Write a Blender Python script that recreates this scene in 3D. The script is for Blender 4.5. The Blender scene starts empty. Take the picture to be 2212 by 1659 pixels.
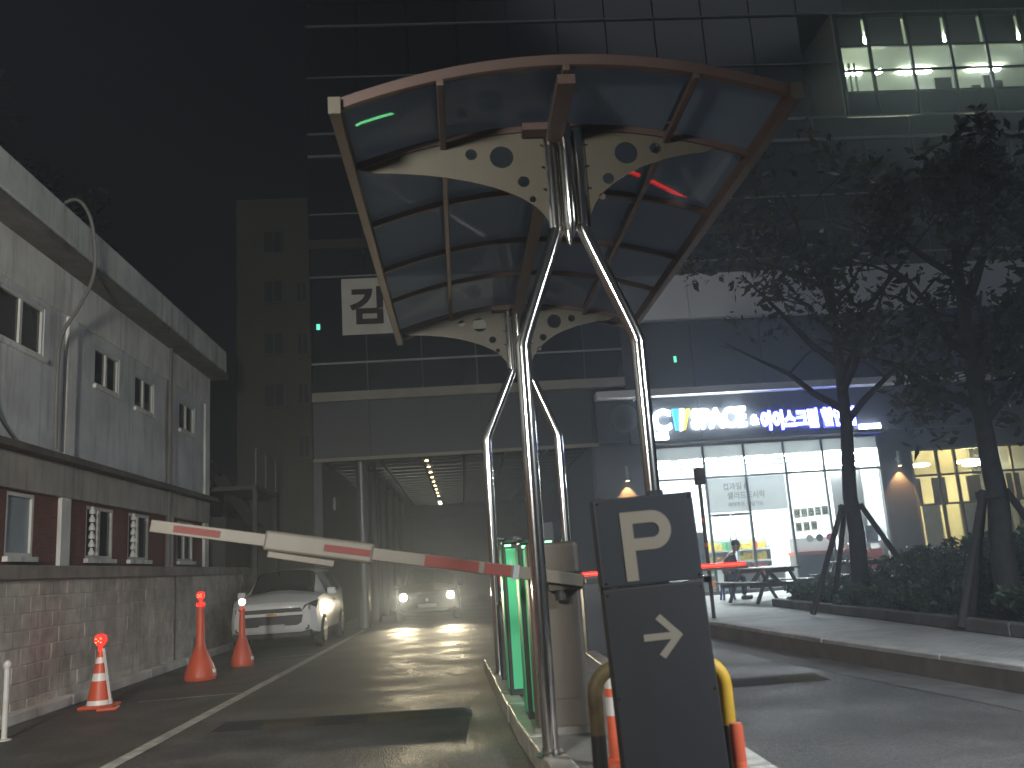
import bpy, bmesh, math, random
import numpy as np
from mathutils import Vector, Matrix

R = math.radians
rng = random.Random(7)
scene = bpy.context.scene
col = scene.collection

# ------------------------------------------------------------------ camera
FPX, CX, CY, CAM_H = 1900.0, 1106.0, 829.5, 1.4        # the photograph measured at 2212 x 1659
_r, _p = 0.067, math.atan(391.5 / 1900.0)
_yaw = math.atan(132.5 / math.hypot(1900.0, 391.5))
FW = Vector((math.sin(_yaw) * math.cos(_p), math.cos(_yaw) * math.cos(_p), math.sin(_p)))
_rt0 = Vector((math.cos(_yaw), -math.sin(_yaw), 0)); _up0 = _rt0.cross(FW)
RT = _rt0 * math.cos(_r) - _up0 * math.sin(_r)
UP = _up0 * math.cos(_r) + _rt0 * math.sin(_r)
cam_data = bpy.data.cameras.new('camera')
cam = bpy.data.objects.new('camera', cam_data); col.objects.link(cam)
cam_data.sensor_fit = 'HORIZONTAL'; cam_data.sensor_width = 36.0
cam_data.lens = 36.0 * FPX / 2212.0
cam_data.dof.use_dof = True; cam_data.dof.focus_distance = 12.0; cam_data.dof.aperture_fstop = 2.0
cam_data.clip_start = 0.05; cam_data.clip_end = 600.0
M = Matrix(((RT.x, UP.x, -FW.x, 0), (RT.y, UP.y, -FW.y, 0), (RT.z, UP.z, -FW.z, CAM_H), (0, 0, 0, 1)))
cam.matrix_world = M
scene.camera = cam

# ------------------------------------------------------------------ night sky and the faint light of the city sky
SUN_EL, SUN_AZ = R(42), R(160)          # high behind the camera
world = bpy.data.worlds.new('World'); scene.world = world; world.use_nodes = True
wn = world.node_tree.nodes; wl = world.node_tree.links
bg = wn['Background']
sky = wn.new('ShaderNodeTexSky'); sky.sky_type = 'NISHITA'; sky.sun_disc = False
sky.sun_elevation = SUN_EL; sky.sun_rotation = SUN_AZ
wl.new(sky.outputs[0], bg.inputs[0]); bg.inputs[1].default_value = 0.0006
sun_d = bpy.data.lights.new('city_glow', 'SUN'); sun_d.energy = 0.09; sun_d.angle = R(25)
sun_d.color = (0.86, 0.93, 1.0)
sun = bpy.data.objects.new('city_glow', sun_d); col.objects.link(sun)
_sd = Vector((math.sin(SUN_AZ) * math.cos(SUN_EL), math.cos(SUN_AZ) * math.cos(SUN_EL), math.sin(SUN_EL)))
sun.rotation_euler = _sd.to_track_quat('Z', 'Y').to_euler()
sun.location = (0, -10, 30)
vs = scene.view_settings
vs.view_transform = 'Standard'; vs.look = 'None'; vs.exposure = 0.32; vs.gamma = 1.0
scene.render.engine = 'CYCLES'
cy = scene.cycles
cy.use_denoising = True
cy.max_bounces = 6; cy.diffuse_bounces = 3; cy.glossy_bounces = 4; cy.transparent_max_bounces = 12; cy.transmission_bounces = 4
cy.volume_bounces = 0
cy.sample_clamp_indirect = 4.0
cy.caustics_reflective = False; cy.caustics_refractive = False

# ------------------------------------------------------------------ materials
MATS = {}
def mat(name, c, rough=0.6, metal=0.0, spec=0.5, var=0.0, vscale=3.0, bump=0.0, bscale=40.0, emit=None, es=0.0, stain=0.0, sscale=0.6, coat=0.0, alpha=1.0, streak=0.0, grain=0.0):
    """Procedural surface: base colour broken by noise, stains and fine relief."""
    m = bpy.data.materials.new(name); m.use_nodes = True
    nt = m.node_tree; n = nt.nodes; l = nt.links
    b = n['Principled BSDF']
    b.inputs['Base Color'].default_value = (*c, 1); b.inputs['Roughness'].default_value = rough
    b.inputs['Metallic'].default_value = metal; b.inputs['Specular IOR Level'].default_value = spec
    if coat: b.inputs['Coat Weight'].default_value = coat; b.inputs['Coat Roughness'].default_value = 0.05
    tc = n.new('ShaderNodeTexCoord')
    geo = n.new('ShaderNodeNewGeometry')
    last = None
    if var or stain:
        nz = n.new('ShaderNodeTexNoise'); nz.inputs['Scale'].default_value = vscale; nz.inputs['Detail'].default_value = 6
        l.new(geo.outputs['Position'], nz.inputs['Vector'])
        mp = n.new('ShaderNodeMapRange'); mp.inputs[1].default_value = 0.3; mp.inputs[2].default_value = 0.7
        mp.inputs[3].default_value = 1 - var; mp.inputs[4].default_value = 1 + var
        l.new(nz.outputs['Fac'], mp.inputs[0])
        mx = n.new('ShaderNodeMix'); mx.data_type = 'RGBA'; mx.blend_type = 'MULTIPLY'; mx.inputs[0].default_value = 1
        mx.inputs[6].default_value = (*c, 1); l.new(mp.outputs[0], mx.inputs[7]); last = mx.outputs[2]
        if stain:
            nz2 = n.new('ShaderNodeTexNoise'); nz2.inputs['Scale'].default_value = sscale; nz2.inputs['Detail'].default_value = 8
            nz2.inputs['Roughness'].default_value = 0.65
            l.new(geo.outputs['Position'], nz2.inputs['Vector'])
            mp2 = n.new('ShaderNodeMapRange'); mp2.inputs[1].default_value = 0.42; mp2.inputs[2].default_value = 0.68
            mp2.inputs[3].default_value = 1; mp2.inputs[4].default_value = 1 - stain
            l.new(nz2.outputs['Fac'], mp2.inputs[0])
            m2 = n.new('ShaderNodeMix'); m2.data_type = 'RGBA'; m2.blend_type = 'MULTIPLY'; m2.inputs[0].default_value = 1
            l.new(last, m2.inputs[6]); l.new(mp2.outputs[0], m2.inputs[7]); last = m2.outputs[2]
        if streak:                                     # rain streaks running down a wall
            mpn = n.new('ShaderNodeMapping'); mpn.inputs['Scale'].default_value = (5.0, 5.0, 0.45)
            l.new(geo.outputs['Position'], mpn.inputs['Vector'])
            n3 = n.new('ShaderNodeTexNoise'); n3.inputs['Scale'].default_value = 1.0; n3.inputs['Detail'].default_value = 9; n3.inputs['Roughness'].default_value = 0.7
            l.new(mpn.outputs[0], n3.inputs['Vector'])
            mp3 = n.new('ShaderNodeMapRange'); mp3.inputs[1].default_value = 0.5; mp3.inputs[2].default_value = 0.66; mp3.inputs[3].default_value = 1; mp3.inputs[4].default_value = 1 - streak
            l.new(n3.outputs['Fac'], mp3.inputs[0])
            m3 = n.new('ShaderNodeMix'); m3.data_type = 'RGBA'; m3.blend_type = 'MULTIPLY'; m3.inputs[0].default_value = 1
            l.new(last, m3.inputs[6]); l.new(mp3.outputs[0], m3.inputs[7]); last = m3.outputs[2]
        if grain:                                      # stone chips
            v4 = n.new('ShaderNodeTexVoronoi'); v4.inputs['Scale'].default_value = 70
            l.new(geo.outputs['Position'], v4.inputs['Vector'])
            sp4 = n.new('ShaderNodeSeparateColor'); l.new(v4.outputs['Color'], sp4.inputs[0])
            mp4 = n.new('ShaderNodeMapRange'); mp4.inputs[3].default_value = 1 - grain; mp4.inputs[4].default_value = 1 + grain
            l.new(sp4.outputs[0], mp4.inputs[0])
            m4 = n.new('ShaderNodeMix'); m4.data_type = 'RGBA'; m4.blend_type = 'MULTIPLY'; m4.inputs[0].default_value = 1
            l.new(last, m4.inputs[6]); l.new(mp4.outputs[0], m4.inputs[7]); last = m4.outputs[2]
        l.new(last, b.inputs['Base Color'])
    if bump:
        nb = n.new('ShaderNodeTexNoise'); nb.inputs['Scale'].default_value = bscale; nb.inputs['Detail'].default_value = 4
        l.new(geo.outputs['Position'], nb.inputs['Vector'])
        bp = n.new('ShaderNodeBump'); bp.inputs['Strength'].default_value = bump; bp.inputs['Distance'].default_value = 0.01
        l.new(nb.outputs['Fac'], bp.inputs['Height']); l.new(bp.outputs[0], b.inputs['Normal'])
    if emit:
        b.inputs['Emission Color'].default_value = (*emit, 1); b.inputs['Emission Strength'].default_value = es
    if alpha < 1: b.inputs['Alpha'].default_value = alpha
    MATS[name] = m
    return m

def schlick(nt, f0=0.04):
    n = nt.nodes; l = nt.links
    lw = n.new('ShaderNodeLayerWeight'); lw.inputs[0].default_value = 0.5
    pw = n.new('ShaderNodeMath'); pw.operation = 'POWER'; pw.inputs[1].default_value = 5.0
    l.new(lw.outputs['Facing'], pw.inputs[0])
    ma = n.new('ShaderNodeMath'); ma.operation = 'MULTIPLY_ADD'; ma.inputs[1].default_value = 1 - f0; ma.inputs[2].default_value = f0
    l.new(pw.outputs[0], ma.inputs[0])
    return ma

def glass(name, tint=(0.9, 0.95, 0.95), refl=1.0, rough=0.02):
    """Thin pane: mostly clear, with a Fresnel reflection."""
    m = bpy.data.materials.new(name); m.use_nodes = True
    nt = m.node_tree; n = nt.nodes; l = nt.links
    n.remove(n['Principled BSDF'])
    tr = n.new('ShaderNodeBsdfTransparent'); tr.inputs[0].default_value = (*tint, 1)
    gl = n.new('ShaderNodeBsdfGlossy'); gl.inputs['Roughness'].default_value = rough
    gl.inputs[0].default_value = (refl, refl, refl, 1)
    fr = schlick(nt)
    mx = n.new('ShaderNodeMixShader')
    l.new(fr.outputs[0], mx.inputs[0]); l.new(tr.outputs[0], mx.inputs[1]); l.new(gl.outputs[0], mx.inputs[2])
    l.new(mx.outputs[0], n['Material Output'].inputs[0])
    MATS[name] = m
    return m

def asphalt(name, c, rough, spec):
    m = mat(name, c, rough, spec=spec, var=0.28, vscale=2.2, stain=0.35, sscale=0.45, grain=0.35)
    nt = m.node_tree; n = nt.nodes; l = nt.links; b = n['Principled BSDF']
    geo = n.new('ShaderNodeNewGeometry')
    v = n.new('ShaderNodeTexVoronoi'); v.inputs['Scale'].default_value = 62
    l.new(geo.outputs['Position'], v.inputs['Vector'])
    nz = n.new('ShaderNodeTexNoise'); nz.inputs['Scale'].default_value = 6; nz.inputs['Detail'].default_value = 5
    l.new(geo.outputs['Position'], nz.inputs['Vector'])
    ad = n.new('ShaderNodeMath'); ad.operation = 'MULTIPLY_ADD'; ad.inputs[1].default_value = 0.22
    l.new(nz.outputs['Fac'], ad.inputs[0]); l.new(v.outputs['Distance'], ad.inputs[2])
    bp = n.new('ShaderNodeBump'); bp.inputs['Strength'].default_value = 0.7; bp.inputs['Distance'].default_value = 0.012
    l.new(ad.outputs[0], bp.inputs['Height']); l.new(bp.outputs[0], b.inputs['Normal'])
    nr = n.new('ShaderNodeTexNoise'); nr.inputs['Scale'].default_value = 1.1; nr.inputs['Detail'].default_value = 6
    l.new(geo.outputs['Position'], nr.inputs['Vector'])
    mr = n.new('ShaderNodeMapRange'); mr.inputs[1].default_value = 0.35; mr.inputs[2].default_value = 0.65
    mr.inputs[3].default_value = rough - 0.12; mr.inputs[4].default_value = rough + 0.12
    l.new(nr.outputs['Fac'], mr.inputs[0]); l.new(mr.outputs[0], b.inputs['Roughness'])
    return m

def paving(name, c1, c2, mortar, sx):
    m = mat(name, c1, 0.7, bump=0.2, bscale=60)
    nt = m.node_tree; n = nt.nodes; l = nt.links; b = n['Principled BSDF']
    geo = n.new('ShaderNodeNewGeometry')
    br = n.new('ShaderNodeTexBrick'); br.inputs['Scale'].default_value = sx
    br.inputs['Color1'].default_value = (*c1, 1); br.inputs['Color2'].default_value = (*c2, 1); br.inputs['Mortar'].default_value = (*mortar, 1)
    br.inputs['Mortar Size'].default_value = 0.02; br.inputs['Bias'].default_value = -0.2
    l.new(geo.outputs['Position'], br.inputs['Vector'])
    nz = n.new('ShaderNodeTexNoise'); nz.inputs['Scale'].default_value = 1.3; nz.inputs['Detail'].default_value = 7
    l.new(geo.outputs['Position'], nz.inputs['Vector'])
    mp = n.new('ShaderNodeMapRange'); mp.inputs[1].default_value = 0.3; mp.inputs[2].default_value = 0.7; mp.inputs[3].default_value = 0.65; mp.inputs[4].default_value = 1.15
    l.new(nz.outputs['Fac'], mp.inputs[0])
    mx = n.new('ShaderNodeMix'); mx.data_type = 'RGBA'; mx.blend_type = 'MULTIPLY'; mx.inputs[0].default_value = 1
    l.new(br.outputs[0], mx.inputs[6]); l.new(mp.outputs[0], mx.inputs[7]); l.new(mx.outputs[2], b.inputs['Base Color'])
    return m

def brickmat(name):
    m = mat(name, (0.16, 0.045, 0.03), 0.85)
    nt = m.node_tree; n = nt.nodes; l = nt.links; b = n['Principled BSDF']
    geo = n.new('ShaderNodeNewGeometry'); sep = n.new('ShaderNodeSeparateXYZ'); cmb = n.new('ShaderNodeCombineXYZ')
    l.new(geo.outputs['Position'], sep.inputs[0]); l.new(sep.outputs[1], cmb.inputs[0]); l.new(sep.outputs[2], cmb.inputs[1])
    br = n.new('ShaderNodeTexBrick'); br.inputs['Scale'].default_value = 5.0
    br.inputs['Color1'].default_value = (0.17, 0.05, 0.035, 1); br.inputs['Color2'].default_value = (0.11, 0.035, 0.025, 1); br.inputs['Mortar'].default_value = (0.13, 0.09, 0.08, 1)
    br.inputs['Mortar Size'].default_value = 0.012
    l.new(cmb.outputs[0], br.inputs['Vector']); l.new(br.outputs[0], b.inputs['Base Color'])
    bp = n.new('ShaderNodeBump'); bp.inputs['Strength'].default_value = 0.5; bp.inputs['Distance'].default_value = 0.01; bp.invert = True
    l.new(br.outputs['Fac'], bp.inputs['Height']); l.new(bp.outputs[0], b.inputs['Normal'])
    return m

def leafmat(name, c, c2, trans=0.25):
    m = mat(name, c, 0.5, spec=0.4)
    nt = m.node_tree; n = nt.nodes; l = nt.links; b = n['Principled BSDF']
    geo = n.new('ShaderNodeNewGeometry')
    rmp = n.new('ShaderNodeMix'); rmp.data_type = 'RGBA'
    rmp.inputs[6].default_value = (*c, 1); rmp.inputs[7].default_value = (*c2, 1)
    l.new(geo.outputs['Random Per Island'], rmp.inputs[0]); l.new(rmp.outputs[2], b.inputs['Base Color'])
    tl = n.new('ShaderNodeBsdfTranslucent'); l.new(rmp.outputs[2], tl.inputs[0])
    mx = n.new('ShaderNodeMixShader'); mx.inputs[0].default_value = trans
    l.new(b.outputs[0], mx.inputs[1]); l.new(tl.outputs[0], mx.inputs[2]); l.new(mx.outputs[0], n['Material Output'].inputs[0])
    return m

asphalt('asphalt', (0.088, 0.085, 0.078), 0.62, 0.32)
mat('ground_soil', (0.04, 0.04, 0.038), 0.9, var=0.3, bump=0.3)
mat('line_paint', (0.42, 0.42, 0.37), 0.6, var=0.25, vscale=9, stain=0.45, sscale=5, bump=0.2, bscale=90)
paving('pavers', (0.42, 0.41, 0.40), (0.34, 0.335, 0.33), (0.20, 0.20, 0.19), 4.2)
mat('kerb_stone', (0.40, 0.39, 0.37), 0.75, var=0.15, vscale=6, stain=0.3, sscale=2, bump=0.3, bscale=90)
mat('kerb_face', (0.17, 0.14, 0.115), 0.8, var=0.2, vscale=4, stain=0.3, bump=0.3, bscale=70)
mat('gutter', (0.12, 0.115, 0.11), 0.8, var=0.2, vscale=3, stain=0.4, bump=0.3, bscale=60)
mat('white_kerb', (0.62, 0.60, 0.55), 0.7, var=0.15, vscale=5, stain=0.45, sscale=2.5, bump=0.3)
mat('island_concrete', (0.17, 0.16, 0.14), 0.55, var=0.25, vscale=5, stain=0.45, sscale=2, bump=0.5, bscale=50)
mat('island_edge', (0.34, 0.32, 0.27), 0.42, var=0.25, vscale=9, stain=0.4, sscale=4, bump=0.9, bscale=35)
mat('block', (0.52, 0.48, 0.42), 0.9, var=0.22, vscale=5, stain=0.45, sscale=1.1, bump=0.6, bscale=45, streak=0.3)
mat('block_pale', (0.54, 0.50, 0.44), 0.9, var=0.22, vscale=5, stain=0.4, sscale=1.1, bump=0.6, bscale=45, streak=0.3)
mat('block_dark', (0.49, 0.455, 0.40), 0.9, var=0.22, vscale=5, stain=0.4, sscale=1.1, bump=0.6, bscale=45, streak=0.3)
mat('mortar', (0.46, 0.43, 0.375), 0.95, var=0.2, bump=0.4)
mat('ledge_white', (0.78, 0.78, 0.76), 0.6, var=0.05)
mat('wall_cap', (0.28, 0.25, 0.215), 0.85, var=0.2, vscale=3, stain=0.4, bump=0.4, streak=0.3)
mat('wall_blue', (0.69, 0.71, 0.72), 0.85, var=0.10, vscale=1.5, stain=0.30, sscale=0.7, bump=0.25, bscale=25, streak=0.3)
mat('wall_plaster', (0.79, 0.79, 0.75), 0.85, var=0.10, vscale=1.5, stain=0.28, sscale=0.7, bump=0.25, bscale=25, streak=0.35)
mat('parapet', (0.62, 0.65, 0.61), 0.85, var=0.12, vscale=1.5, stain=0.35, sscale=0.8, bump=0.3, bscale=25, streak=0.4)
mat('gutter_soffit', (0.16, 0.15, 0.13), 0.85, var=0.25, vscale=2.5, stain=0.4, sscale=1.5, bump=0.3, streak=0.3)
mat('beam_concrete', (0.45, 0.43, 0.38), 0.85, var=0.14, vscale=1.8, stain=0.35, sscale=0.8, bump=0.3, bscale=30, streak=0.35)
mat('ledge', (0.13, 0.115, 0.095), 0.85, var=0.3, vscale=3, stain=0.4, bump=0.4)
brickmat('red_brick')
mat('window_frame', (0.62, 0.62, 0.58), 0.4, var=0.08)
mat('window_glass', (0.02, 0.024, 0.026), 0.08, spec=0.6)
mat('frosted_glass', (0.24, 0.28, 0.31), 0.35, var=0.08)
mat('pipe_grey', (0.15, 0.145, 0.135), 0.6, var=0.15)
mat('cable_black', (0.03, 0.03, 0.03), 0.6)
mat('facade_glass', (0.006, 0.010, 0.014), 0.10, spec=0.6, var=0.3, vscale=0.3)
mat('facade_glass_b', (0.010, 0.016, 0.020), 0.14, spec=0.6, var=0.3, vscale=0.3)
mat('aluminium', (0.24, 0.25, 0.26), 0.5, metal=0.3, var=0.1)
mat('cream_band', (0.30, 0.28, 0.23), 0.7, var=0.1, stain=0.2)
mat('grey_cladding', (0.74, 0.76, 0.78), 0.6, var=0.08, vscale=0.8)
mat('dark_cladding', (0.04, 0.048, 0.055), 0.55, var=0.12, vscale=0.8)
mat('dark_stone', (0.05, 0.052, 0.058), 0.5, var=0.15, vscale=2, bump=0.15)
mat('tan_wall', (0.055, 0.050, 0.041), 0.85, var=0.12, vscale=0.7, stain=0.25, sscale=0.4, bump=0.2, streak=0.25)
mat('dark_steel', (0.035, 0.034, 0.032), 0.6, var=0.2)
mat('banner_white', (0.62, 0.61, 0.54), 0.75, var=0.06, stain=0.12)
mat('banner_ink', (0.045, 0.028, 0.035), 0.8)
mat('ceiling_metal', (0.20, 0.20, 0.185), 0.25, metal=0.9, var=0.1, vscale=1.2)
mat('white_panel', (0.16, 0.165, 0.165), 0.55, var=0.08)
mat('stainless', (0.66, 0.65, 0.62), 0.15, metal=1.0, var=0.05, bump=0.05, bscale=8)
mat('cream_paint', (0.088, 0.080, 0.060), 0.5, var=0.06, stain=0.12, sscale=1.5, streak=0.15)
mat('cream_cabinet', (0.10, 0.085, 0.068), 0.5, var=0.06, stain=0.15, sscale=2, streak=0.15)
mat('frame_brown', (0.10, 0.068, 0.060), 0.5, metal=0.3, var=0.1)
mat('sign_grey', (0.032, 0.038, 0.047), 0.55, var=0.08, vscale=3, stain=0.12, sscale=1.5, streak=0.15)
mat('sign_grey_low', (0.034, 0.035, 0.040), 0.55, var=0.08, vscale=3, stain=0.15, sscale=1.5, streak=0.2)
mat('sign_beige', (0.26, 0.235, 0.19), 0.6, var=0.05)
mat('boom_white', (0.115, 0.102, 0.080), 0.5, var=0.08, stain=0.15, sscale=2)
mat('boom_red', (0.13, 0.018, 0.013), 0.65, var=0.1)
mat('black_plastic', (0.015, 0.015, 0.016), 0.45)
mat('rubber', (0.02, 0.02, 0.02), 0.8, var=0.2)
mat('rubber_yellow', (0.045, 0.040, 0.022), 0.8, var=0.2, stain=0.4, sscale=4)
mat('cone_orange', (0.62, 0.085, 0.03), 0.45, var=0.12, vscale=6, stain=0.2, sscale=3)
mat('cone_white', (0.72, 0.70, 0.66), 0.4, var=0.08)
mat('lamp_red', (0.3, 0.01, 0.01), 0.3, emit=(1.0, 0.015, 0.01), es=3.2)
mat('lamp_red_core', (0.5, 0.05, 0.02), 0.3, emit=(1.0, 0.16, 0.05), es=9.0)
mat('lamp_warm', (0.6, 0.5, 0.4), 0.3, emit=(1.0, 0.78, 0.48), es=6.0)
mat('led_red', (0.4, 0.02, 0.02), 0.3, emit=(1.0, 0.008, 0.005), es=3.2)
mat('led_red_core', (0.5, 0.05, 0.02), 0.3, emit=(1.0, 0.035, 0.018), es=5.0)
mat('green_door', (0.05, 0.36, 0.17), 0.45, var=0.06)
mat('green_led', (0.1, 0.5, 0.2), 0.4, emit=(0.2, 1.0, 0.35), es=7.0)
mat('hoop_black', (0.02, 0.02, 0.021), 0.5, var=0.2)
mat('hoop_yellow', (0.55, 0.33, 0.03), 0.5, var=0.12, stain=0.2, sscale=5)
mat('post_white', (0.55, 0.53, 0.50), 0.5, var=0.1, stain=0.2, sscale=5)
mat('post_orange', (0.60, 0.11, 0.05), 0.5, var=0.08)
mat('car_white', (0.80, 0.80, 0.78), 0.3, coat=0.6, var=0.02)
mat('car_dark', (0.03, 0.03, 0.03), 0.3, metal=0.4, coat=0.6)
mat('car_glass', (0.008, 0.009, 0.010), 0.05, spec=0.7)
mat('chrome', (0.7, 0.7, 0.7), 0.12, metal=1.0)
mat('lens_clear', (0.05, 0.06, 0.06), 0.12, spec=0.8)
mat('tyre', (0.015, 0.015, 0.015), 0.85)
mat('alloy', (0.50, 0.50, 0.50), 0.3, metal=0.9)
mat('gold', (0.50, 0.36, 0.10), 0.3, metal=0.9)
mat('headlight', (1, 1, 1), 0.3, emit=(1.0, 0.85, 0.55), es=24.0)
mat('plate', (0.5, 0.5, 0.48), 0.6)
mat('shop_white', (0.42, 0.43, 0.42), 0.6, var=0.03)
mat('shop_floor', (0.52, 0.51, 0.48), 0.35, var=0.06)
mat('shop_light', (1, 1, 1), 0.5, emit=(0.94, 1.0, 0.98), es=150.0)
mat('sign_white_lit', (1, 1, 1), 0.5, emit=(0.86, 0.93, 1.0), es=30.0)
mat('sign_blue_lit', (0.1, 0.1, 0.8), 0.5, emit=(0.08, 0.08, 1.0), es=14.0)
mat('sign_core_lit', (0.8, 0.9, 1.0), 0.5, emit=(0.62, 0.85, 1.0), es=5.0)
mat('sign_cyan_lit', (0.1, 0.5, 0.9), 0.5, emit=(0.06, 0.45, 0.95), es=1.5)
mat('sign_yellow_lit', (0.7, 0.7, 0.1), 0.5, emit=(0.75, 0.72, 0.10), es=1.5)
def backlit(name, c, t=0.6):
    m = mat(name, c, 0.6, var=0.03); nt = m.node_tree; n = nt.nodes; l = nt.links
    tl = n.new('ShaderNodeBsdfTranslucent'); tl.inputs[0].default_value = (*c, 1)
    mx = n.new('ShaderNodeMixShader'); mx.inputs[0].default_value = t
    l.new(n['Principled BSDF'].outputs[0], mx.inputs[1]); l.new(tl.outputs[0], mx.inputs[2]); l.new(mx.outputs[0], n['Material Output'].inputs[0])
backlit('film_grey', (0.62, 0.63, 0.64), 0.75)
mat('film_ink', (0.16, 0.16, 0.17), 0.6)
backlit('paper', (0.55, 0.56, 0.50), 0.5)
backlit('paper_grey', (0.40, 0.41, 0.38), 0.5)
mat('poster_dark', (0.14, 0.15, 0.16), 0.5, var=0.6, vscale=4)
mat('counter_grey', (0.14, 0.14, 0.14), 0.5, var=0.05)
mat('stripe_red', (0.55, 0.09, 0.04), 0.5)
mat('shelf_white', (0.42, 0.42, 0.42), 0.5)
mat('freezer_white', (0.45, 0.45, 0.45), 0.35)
glass('shop_glass', (0.93, 0.96, 0.96))
mat('mullion_grey', (0.16, 0.165, 0.17), 0.4, metal=0.5)
mat('mullion_bronze', (0.20, 0.16, 0.09), 0.4, metal=0.4)
mat('cafe_wall', (0.62, 0.55, 0.36), 0.7, var=0.06)
mat('cafe_curtain', (0.72, 0.68, 0.50), 0.8, var=0.1, vscale=8)
mat('cafe_lamp', (1, 1, 1), 0.5, emit=(1.0, 0.90, 0.55), es=45.0)
mat('office_lamp', (1, 1, 1), 0.5, emit=(0.95, 1.0, 0.80), es=110.0)
mat('office_wall', (0.48, 0.52, 0.42), 0.7, var=0.06)
mat('office_blind', (0.22, 0.235, 0.18), 0.8, var=0.06)
mat('sconce_body', (0.30, 0.31, 0.32), 0.4, metal=0.6)
mat('sconce_lamp', (1, 1, 1), 0.5, emit=(1.0, 0.72, 0.36), es=14.0)
mat('wood_table', (0.06, 0.05, 0.042), 0.5, var=0.25, vscale=12, bump=0.2)
mat('stool_blue', (0.05, 0.07, 0.35), 0.4)
mat('bark', (0.036, 0.035, 0.034), 0.9, var=0.3, vscale=8, bump=0.9, bscale=25)
mat('prop_wood', (0.035, 0.032, 0.030), 0.85, var=0.25, vscale=10, bump=0.3)
leafmat('leaf', (0.026, 0.033, 0.028), (0.075, 0.082, 0.055))
leafmat('leaf_dark', (0.018, 0.020, 0.014), (0.035, 0.035, 0.022))
leafmat('leaf_shrub', (0.036, 0.058, 0.036), (0.085, 0.118, 0.065))
mat('soil', (0.05, 0.042, 0.032), 0.95, var=0.3, bump=0.5)
mat('skin', (0.35, 0.20, 0.14), 0.6)
mat('jacket', (0.045, 0.02, 0.022), 0.8, var=0.2)
mat('trousers', (0.02, 0.022, 0.035), 0.8, var=0.2)
mat('cap_dark', (0.02, 0.02, 0.022), 0.8)
mat('emblem_ring', (0.16, 0.18, 0.19), 0.6)
mat('emblem_field', (0.05, 0.06, 0.065), 0.6)
mat('added_lens', (1, 1, 1), 0.5, emit=(1.0, 0.93, 0.80), es=30.0)  # glowing lens of the two added lamps out of view
for i, c in enumerate([(0.55, 0.05, 0.05), (0.75, 0.55, 0.06), (0.10, 0.16, 0.45), (0.70, 0.68, 0.62), (0.55, 0.22, 0.05), (0.10, 0.34, 0.14), (0.60, 0.12, 0.28)]):
    mat('goods_%d' % i, c, 0.5, var=0.3, vscale=14)
GOODS = ['red', 'yellow', 'blue', 'white', 'orange', 'green', 'pink']

# ------------------------------------------------------------------ helpers
def tag(o, label=None, cat=None, group=None, kind=None):
    if label: o['label'] = label
    if cat: o['category'] = cat
    if group: o['group'] = group
    if kind: o['kind'] = kind
    return o

def empty(name, loc, label=None, cat=None, group=None, kind=None, rz=0.0):
    e = bpy.data.objects.new(name, None); col.objects.link(e)
    e.location = loc; e.rotation_euler = (0, 0, rz); e.empty_display_size = 0.2
    return tag(e, label, cat, group, kind)

def copy_tree(o, parent=None):
    c = o.copy(); col.objects.link(c); c.parent = parent
    for ch in list(o.children): copy_tree(ch, c)
    return c

def origin_of(o):
    v = Vector((0, 0, 0))
    while o is not None:
        v += o.location; o = o.parent
    return v

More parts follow.
